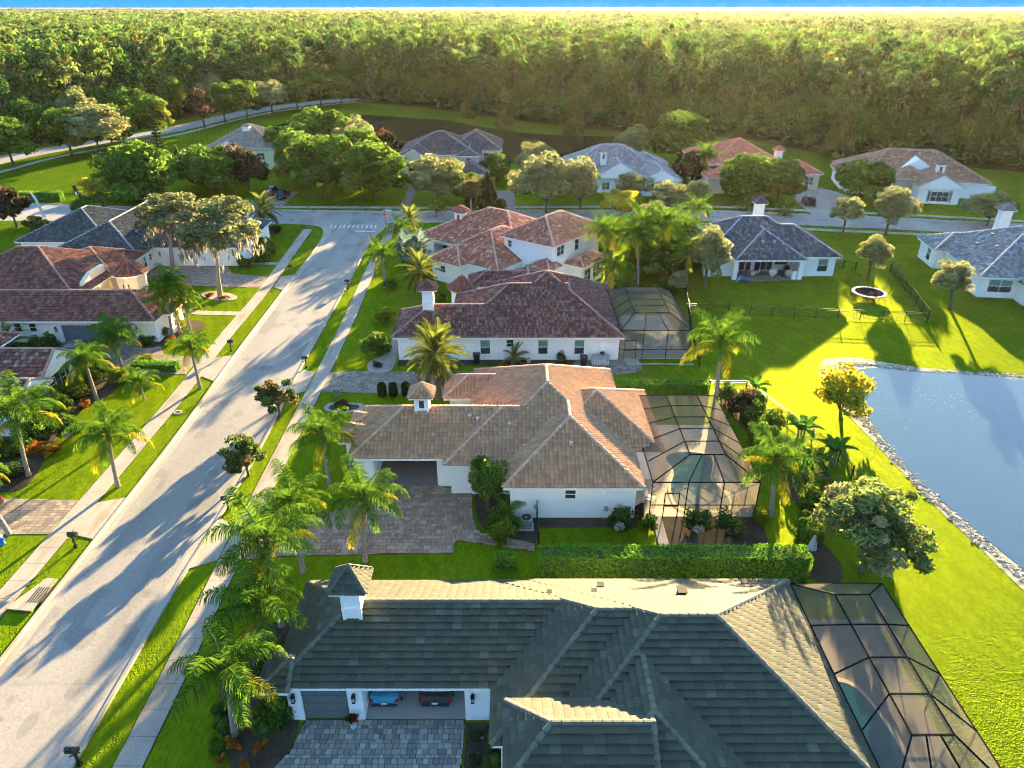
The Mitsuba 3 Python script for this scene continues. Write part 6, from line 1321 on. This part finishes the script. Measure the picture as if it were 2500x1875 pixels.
# ------------------------------------------------------------------ cars
def car(label, x, y, rot, L, W, H, col, cat='car', boxy=False, z=0.02, name='parked_car'):
    k = thing(name, label, cat); a = math.radians(rot); R_ = np.array([[math.cos(a), -math.sin(a), 0], [math.sin(a), math.cos(a), 0], [0, 0, 1]]); xf = lambda v: np.asarray(v) @ R_.T + [x, y, z]
    h = W / 2; zb = .30 if not boxy else .42; belt = H * .58
    def loft(st, col_):
        V, m = [], 0
        for xx, z0, z1, w0, w1 in st:
            ring = [(-w0 * .92, z0), (-w0, z0 + (z1 - z0) * .3), (-w1 * 1.0, z0 + (z1 - z0) * .75), (-w1 * .93, z1), (w1 * .93, z1), (w1, z0 + (z1 - z0) * .75), (w0, z0 + (z1 - z0) * .3), (w0 * .92, z0)]
            V += [(xx, p, q) for p, q in ring]; m = 8
        n = len(st); f = [[i * m + j, i * m + (j + 1) % m, (i + 1) * m + (j + 1) % m, (i + 1) * m + j] for i in range(n - 1) for j in range(m)]
        f = [q[:3] for q in f] + [[q[0], q[2], q[3]] for q in f] + [[0, j, j + 1] for j in range(1, m - 1)] + [[(n - 1) * m, (n - 1) * m + j + 1, (n - 1) * m + j] for j in range(1, m - 1)]
        return MB().add((np.array(V, float), np.array(f)), col_)
    e = L / 2; nose = .78 if not boxy else .95
    st = [(-e, zb + .08, belt * .9, h * .86, h * .84), (-e + .12, zb, belt * .98, h * .96, h * .93), (-e * .55, zb - .05, belt, h, h * .97), (e * .3, zb - .05, belt, h, h * .96), (e * .62, zb, belt * (.97 if boxy else .92), h * .99, h * .92), (e - .15, zb, belt * nose, h * .92, h * .84), (e, zb + .08, belt * nose * .86, h * .8, h * .74)]
    put('body', loft(st, col).ply('paint', smooth=False, xf=xf), k)
    b0 = -e + (.12 if boxy else .35); c0 = [(b0, belt - .04, belt + .05, h * .86, h * .82), (b0 + (.12 if boxy else .45), belt - .04, H - .07, h * .88, h * .70), (e * .12, belt - .04, H - .07, h * .88, h * .70), (e * (.34 if boxy else .48), belt - .04, belt + .05, h * .88, h * .80)]
    put('window_band', loft(c0, (.012, .014, .016)).ply('glass', xf=xf), k)
    put('roof_panel', loft([(c0[1][0] - .05, H - .09, H - .02, h * .71, h * .66), (c0[2][0] + .05, H - .09, H - .02, h * .71, h * .66)], col).ply('paint', xf=xf), k)
    for wx in (-e * .60, e * .60):
        for s in (-1, 1):
            r = .31 if not boxy else .38
            w = put('wheel', MB().add(tube([(wx, s * (h - .16), r), (wx, s * (h + .01), r)], r, 16), (.012, .012, .012)).ply(xf=xf), k)
            put('rim', MB().add(tube([(wx, s * (h - .1), r), (wx, s * (h + .03), r)], r * .6, 12), (.35, .35, .36)).ply('satin', xf=xf), w)
    for s in (-1, 1):
        put('tail_light', MB().add(box(-e - .02, -e + .16, s * h * .80 - .1, s * h * .80 + .1, belt * .66, belt * .9), (.35, .01, .01)).ply('glass', xf=xf), k)
        put('headlight', MB().add(box(e - .2, e + .01, s * h * .68 - .13, s * h * .68 + .13, belt * nose * .66, belt * nose * .8), (.6, .6, .6)).ply('glass', xf=xf), k)
        put('mirror', MB().add(box(e * .3, e * .3 + .12, s * h + .0 * s - .1, s * h + .1, belt - .02, belt + .12), col).ply('paint', xf=xf), k)
    put('bumper', MB().add(box(-e - .07, -e + .05, -h * .8, h * .8, zb, zb + .16), (.03, .03, .03)).ply('satin', xf=xf), k)
    put('number_plate', MB().add(box(-e - .085, -e - .072, -.16, .16, zb + .17, zb + .29), (.6, .6, .6)).ply(xf=xf), k)
    if boxy: put('spare_wheel', MB().add(tube([(-e - .2, 0, .95), (-e + .02, 0, .95)], .36, 16), BLK).ply(xf=xf), k)
    return k
car('bright light blue compact car inside the open garage', -6.55, 26.2, 90, 3.6, 1.62, 1.45, (.05, .30, .42), z=.04)
car('dark olive grey saloon inside the open garage', -3.95, 26.75, 90, 4.7, 1.80, 1.42, (.05, .05, .042), z=.04)
car('black boxy off road vehicle on the curved pale drive', 54.6, 130.8, 80, 4.3, 1.85, 1.85, (.012, .012, .012), 'off-road vehicle', True)
car('dark car parked under the trees, nearer to the street', -43.6, 136.2, 90, 4.6, 1.8, 1.5, (.015, .017, .02))
car('dark vehicle under the trees behind the nearer parked car', -46.2, 138.2, 85, 4.7, 1.9, 1.75, (.02, .02, .022), boxy=False)
car('dark blue car in front of the grey garage door on the left', -45.3, 67.0, 90, 4.6, 1.8, 1.45, (.03, .045, .07))
car('black car with red lights at the left edge on the grey drive', -39.2, 40.7, 180, 4.5, 1.8, 1.45, (.012, .01, .012))

# ------------------------------------------------------------------ the forest
rw = np.random.default_rng(2024)
from shapely.geometry import Polygon
import shapely
CLEAR = Polygon(CLEARING).buffer(1.5)
PINEG = [(.125, .235, .05), (.165, .26, .055), (.10, .205, .055), (.18, .25, .07)]
def pine(seed, n, leaf, col, clumps=26, low=0.0):
    """A unit pine: height 1, bare trunk below, a rounded clumpy crown from 0.55 up, radius about 0.17."""
    r = np.random.default_rng(seed)
    z = r.beta(2.0, 1.2, clumps) * .36 + .60; w = .20 * np.sqrt(np.clip(1 - ((z - .74) / .25) ** 2, .02, 1)) ; a = r.uniform(0, 2 * PI, clumps); q = np.sqrt(r.uniform(.1, 1, clumps)) * w
    C = np.stack([np.cos(a) * q, np.sin(a) * q, z], 1); i = r.integers(clumps, size=n); d = unit(r.normal(0, 1, (n, 3)))
    P = C[i] + d * (.062 * r.uniform(.7, 1.2, clumps)[i] * r.uniform(.4, 1, n) ** .5)[:, None] * [1.25, 1.25, .75]
    cl = hues(col, clumps, r, .16, (.15, .14, .035), .10)
    return leaves(P, d + [0, 0, .5], leaf, cl[i] * r.uniform(.75, 1.25, (n, 1)), r, 1.5)
def hardwood(seed, n, leaf, col, warm=None, pw=0.0):
    v, f, c = crown(seed, n, leaf * 2.6, 22, .36, col, warm, pw, low=-.5)
    return v * [.24, .24, .40] + [0, 0, .58], f, c
TRUNK = tube([(0, 0, 0), (.004, .002, .45), (0, 0, .93)], [.013, .010, .003], 5, False)
NEAR_T = [pine(100 + i, 900, .036, PINEG[i % 4]) for i in range(5)] + [hardwood(110 + i, 900, .038, (.11, .215, .04), (.27, .25, .05), .15) for i in range(2)]
MID_T = [pine(120 + i, 130, .062, PINEG[i % 4], 14) for i in range(5)] + [hardwood(130, 130, .07, (.16, .26, .045)), hardwood(131, 130, .07, (.27, .21, .035)), hardwood(132, 130, .07, (.28, .15, .05))]
FAR_T = [pine(140 + i, 26, .13, PINEG[i % 4], 8) for i in range(4)] + [hardwood(145, 26, .15, (.085, .10, .03)), hardwood(146, 26, .15, (.17, .13, .035))]
def spots(y0, y1, half, gap, jit=.5):
    ys = np.arange(y0, y1, gap * .9); P = []
    for i, y in enumerate(ys):
        w = half(y); xs = np.arange(-w, w, gap) + (i % 2) * gap * .5; P.append(np.stack([xs, np.full_like(xs, y)], 1))
    P = np.vstack(P); return P + rw.uniform(-jit, jit, P.shape) * gap
def in_view(P, z=15):
    cz = P[:, 1] * math.cos(PITCH) + (32 - z) * math.sin(PITCH); return np.abs(P[:, 0]) < .76 * cz + 14
P = spots(60, 365, lambda y: .9 * y + 60, 6.4); P = P[in_view(P) & (np.hypot(P[:, 0], P[:, 1]) < 358)]
P = P[~shapely.contains_xy(CLEAR, P[:, 0], P[:, 1])]
dist = np.hypot(P[:, 0], P[:, 1] + 0); edge = shapely.distance(shapely.points(P), CLEAR)
order = np.argsort(dist); P, dist, edge = P[order], dist[order], edge[order]
size = np.where(edge < 8, rw.uniform(14.5, 22, len(P)), rw.uniform(16, 25, len(P)))
tall = np.zeros(len(P), bool)
spin, wide = None, rw.uniform(.62, 1.05, len(P))
kind_p = np.where(P[:, 0] < -60, .5, np.where(edge < 22, .42, .16))
pick = np.where(rw.random(len(P)) < kind_p, rw.integers(5, 7, len(P)), rw.integers(0, 5, len(P)))
size = np.where(pick >= 5, size * np.where(tall, .88, .66), size)
spin = rw.uniform(0, 360, len(P))
T_NEAR = [as_ply(t) for t in NEAR_T]; T_TRUNK = [MB().add(TRUNK, (.12, .10, .085)).ply(), MB().add(TRUNK, (.18, .155, .135)).ply(), MB().add(TRUNK, (.12, .09, .07)).ply()]
band = dist < 999
score = np.where(in_view(P, 0), dist + edge * 2.5, 1e9); first = set(np.argsort(score)[:300].tolist())
def stamp(temps, P, S, W, A, pick, trunk=None):
    out = MB()
    for t in range(len(temps)):
        m = np.nonzero(pick == t)[0]
        if not len(m): continue
        for tv, tf, tc in [temps[t]] + ([(trunk[0], trunk[1], None)] if trunk is not None else []):
            ca, sa = np.cos(A[m])[:, None], np.sin(A[m])[:, None]; s, w = S[m][:, None], (S[m] * W[m])[:, None]
            X = (tv[None, :, 0] * ca - tv[None, :, 1] * sa) * w + P[m, :1]; Y = (tv[None, :, 0] * sa + tv[None, :, 1] * ca) * w + P[m, 1:2]; Z = tv[None, :, 2] * s
            v = np.stack([X, Y, Z], -1).reshape(-1, 3)
            f = (tf if tf.shape[1] == 3 else np.vstack([tf[:, :3], tf[:, [0, 2, 3]]]))
            f = (f[None] + np.arange(len(m))[:, None, None] * len(tv)).reshape(-1, 3)
            if tc is None: c = np.repeat(np.array((.12, .10, .085)) * rw.uniform(.6, 1.4, (len(m), 1)), len(tv), axis=0)
            else: c = (tc[None] * rw.uniform(.72, 1.3, (len(m), 1, 1)) * rw.uniform(.92, 1.08, (len(m), 1, 3))).reshape(-1, 3)
            out.add((v, f), c)
    return out
for i in sorted(first):
    t = int(pick[i]); pn = t < 5
    k = thing('pine_tree' if pn else 'forest_tree', 'tall pine standing in the front rows of the forest' if pn else 'rounded broadleaf tree standing among the forest pines', 'tree', 'pines along the forest front' if pn else 'broadleaf trees along the forest front')
    m = T().translate([float(P[i, 0]), float(P[i, 1]), 0]).rotate([0, 0, 1], float(spin[i])).scale([float(size[i] * wide[i])] * 2 + [float(size[i])])
    put('trunk', {**T_TRUNK[rw.integers(3)], 'to_world': m}, k); put('crown', {**T_NEAR[t], 'to_world': m}, k)
rest = np.array([i not in first for i in range(len(P))])
def one(t, tr=True):
    b = MB().add(t[:2], t[2])
    return (b.add(TRUNK, (.12, .10, .085)) if tr else b).ply('leaf')
for i, t in enumerate(NEAR_T): scene['stand_near_%d' % i] = {'type': 'shapegroup', 'tree': one(t)}
for n_, i in enumerate(np.nonzero(rest & band)[0]):
    scene['pine_forest__%03d' % n_] = {'type': 'instance', 'group': {'type': 'ref', 'id': 'stand_near_%d' % pick[i]}, 'to_world': T().translate([float(P[i, 0]), float(P[i, 1]), 0]).rotate([0, 0, 1], float(spin[i])).scale([float(size[i] * wide[i])] * 2 + [float(size[i])])}
und = spots(120, 330, lambda y: .9 * y + 40, 5.2, .48); und = und[in_view(und, 0)]; ue = shapely.distance(shapely.points(und), CLEAR); und = und[(ue > .8) & (ue < 34) & ~shapely.contains_xy(CLEAR, und[:, 0], und[:, 1])]
for n_, q in enumerate(und):
    s_ = float(rw.uniform(8, 15)); scene['understorey__%03d' % n_] = {'type': 'instance', 'group': {'type': 'ref', 'id': 'stand_near_%d' % rw.integers(5, 7)}, 'to_world': T().translate([float(q[0]), float(q[1]), -.12 * s_]).rotate([0, 0, 1], float(rw.uniform(0, 360))).scale([s_ * 1.15, s_ * 1.15, s_])}
labels['understorey'] = {'label': 'leafy understorey trees filling the forest front', 'category': 'forest', 'kind': 'stuff'}
labels['pine_forest'] = {'label': 'dense pine forest behind its front rows', 'category': 'forest', 'kind': 'stuff'}
def stands(name, label, temps, prob, gap, cell, y0, y1, smin, smax, wmin, wmax, variants, soft, skip=None):
    """Forest in square stands of trees, each stand one shapegroup placed many times."""
    m = int(round(cell / gap))
    for s in range(variants):
        g = (np.stack(np.meshgrid(np.arange(m), np.arange(m)), -1).reshape(-1, 2) + .5) * gap - cell / 2; g = g + rw.uniform(-.45, .45, g.shape) * gap
        pk = rw.choice(len(temps), len(g), p=prob); S = rw.uniform(smin, smax, len(g)); S = np.where(pk >= soft, S * .82, S)
        scene['stand_%s_%d' % (name, s)] = {'type': 'shapegroup', 'trees': stamp(temps, g, S, rw.uniform(wmin, wmax, len(g)), rw.uniform(0, 6.28, len(g)), pk).ply('leaf')}
    n_ = 0
    for y in np.arange(y0 + cell / 2, y1, cell):
        for x in np.arange(-math.ceil((.8 * y + 30) / cell) * cell, .8 * y + 30, cell):
            if skip is not None and skip(x, y): continue
            scene['%s__%03d' % (name, n_)] = {'type': 'instance', 'group': {'type': 'ref', 'id': 'stand_%s_%d' % (name, rw.integers(variants))}, 'to_world': T().translate([float(x), float(y), 0]).rotate([0, 0, 1], float(90 * rw.integers(4))).scale([1, 1, float(rw.uniform(.92, 1.1))])}; n_ += 1
    labels[name] = {'label': label, 'category': 'forest', 'kind': 'stuff'}
stands('distant_forest', 'forest canopy in the middle distance', MID_T, [.17, .17, .17, .17, .16, .10, .04, .02], 8.2, 32.8, 230, 1000, 13, 24, .85, 1.3, 8, 5, lambda x, y: math.hypot(x, y) < 335 or CLEAR.buffer(20).contains(shapely.Point(x, y)))
stands('horizon_forest', 'forest canopy fading towards the horizon', FAR_T, [.22, .22, .22, .2, .1, .04], 15.0, 60, 1000, 3300, 12, 25, 1.3, 2.1, 6, 4)
def canopy(y0, y1, nx, ny, zb, amp, seed, rise=0):
    r = np.random.default_rng(seed); ys = np.geomspace(y0, y1, ny); V = []
    for y in ys:
        xs = np.linspace(-.85, .85, nx) * y; z = zb + rise * (y - y0) / (y1 - y0) + amp * (r.random(nx) - .5) + 2.0 * np.sin(xs / 90 + y / 140) + 1.6 * np.sin(xs / 41 - y / 70); V.append(np.stack([xs + r.normal(0, .2, nx) * y / nx, np.full(nx, y) + r.normal(0, .002, nx) * y, z], 1))
    V = np.vstack(V); i, j = np.meshgrid(np.arange(ny - 1), np.arange(nx - 1), indexing='ij'); q = np.stack([i * nx + j, i * nx + j + 1, (i + 1) * nx + j + 1, (i + 1) * nx + j], -1).reshape(-1, 4)
    f = np.concatenate([q[:, [0, 1, 2]], q[:, [0, 2, 3]]]); V = V[f].reshape(-1, 3); c = np.tile(hues((.075, .105, .035), len(q), r, .3, (.14, .13, .04), .1), (2, 1))
    return MB().add((V, np.arange(len(V)).reshape(-1, 3)), np.repeat(c, 3, axis=0))
b = canopy(900, 3300, 420, 160, 10.5, 3.5, 1)
v2 = canopy(3250, 4900, 420, 90, 14.5, 6.0, 2, 11.5)
b.add(v2.arrays()[:2], v2.arrays()[2])
tag(put('canopy_floor', b.ply('leaf')), 'unbroken far canopy below the horizon', 'forest', None, 'stuff')
# undergrowth along the forest front
U = spots(120, 330, lambda y: .9 * y + 40, 3.0); U = U[in_view(U, 0)]; e = shapely.distance(shapely.points(U), CLEAR); U = U[(e > .3) & (e < 26) & ~shapely.contains_xy(CLEAR, U[:, 0], U[:, 1])]
bush = [crown(160 + i, 110, .30, 9, .45, c, low=-.1) for i, c in enumerate([(.065, .14, .035), (.085, .16, .038), (.055, .12, .036), (.10, .155, .042)])]
bush = [(v * [.5, .5, .5] + [0, 0, .35], f, c) for v, f, c in bush]
b = stamp(bush, U, rw.uniform(2.5, 8.0, len(U)), rw.uniform(1, 1.5, len(U)), rw.uniform(0, 6.28, len(U)), rw.integers(0, 4, len(U)))
tag(put('undergrowth', b.ply('leaf')), 'scrubby undergrowth along the forest front', 'undergrowth', None, 'stuff')

# ------------------------------------------------------------------ air
scene['air'] = {'type': 'homogeneous', 'albedo': {'type': 'rgb', 'value': [0.97, 0.95, 0.90]}, 'sigma_t': {'type': 'rgb', 'value': [0.000022, 0.000022, 0.000023]}, 'phase': {'type': 'hg', 'g': 0.6}}
scene['haze'] = {'type': 'cube', 'to_world': T().translate([0, 2900, 15.6]).scale([9100, 5100, 16.8]), 'bsdf': {'type': 'null'}, 'interior': {'type': 'ref', 'id': 'air'}}
scene['camera']['medium'] = {'type': 'ref', 'id': 'air'}
tag('haze', 'thin warm evening haze over the forest', 'haze', None, 'stuff')
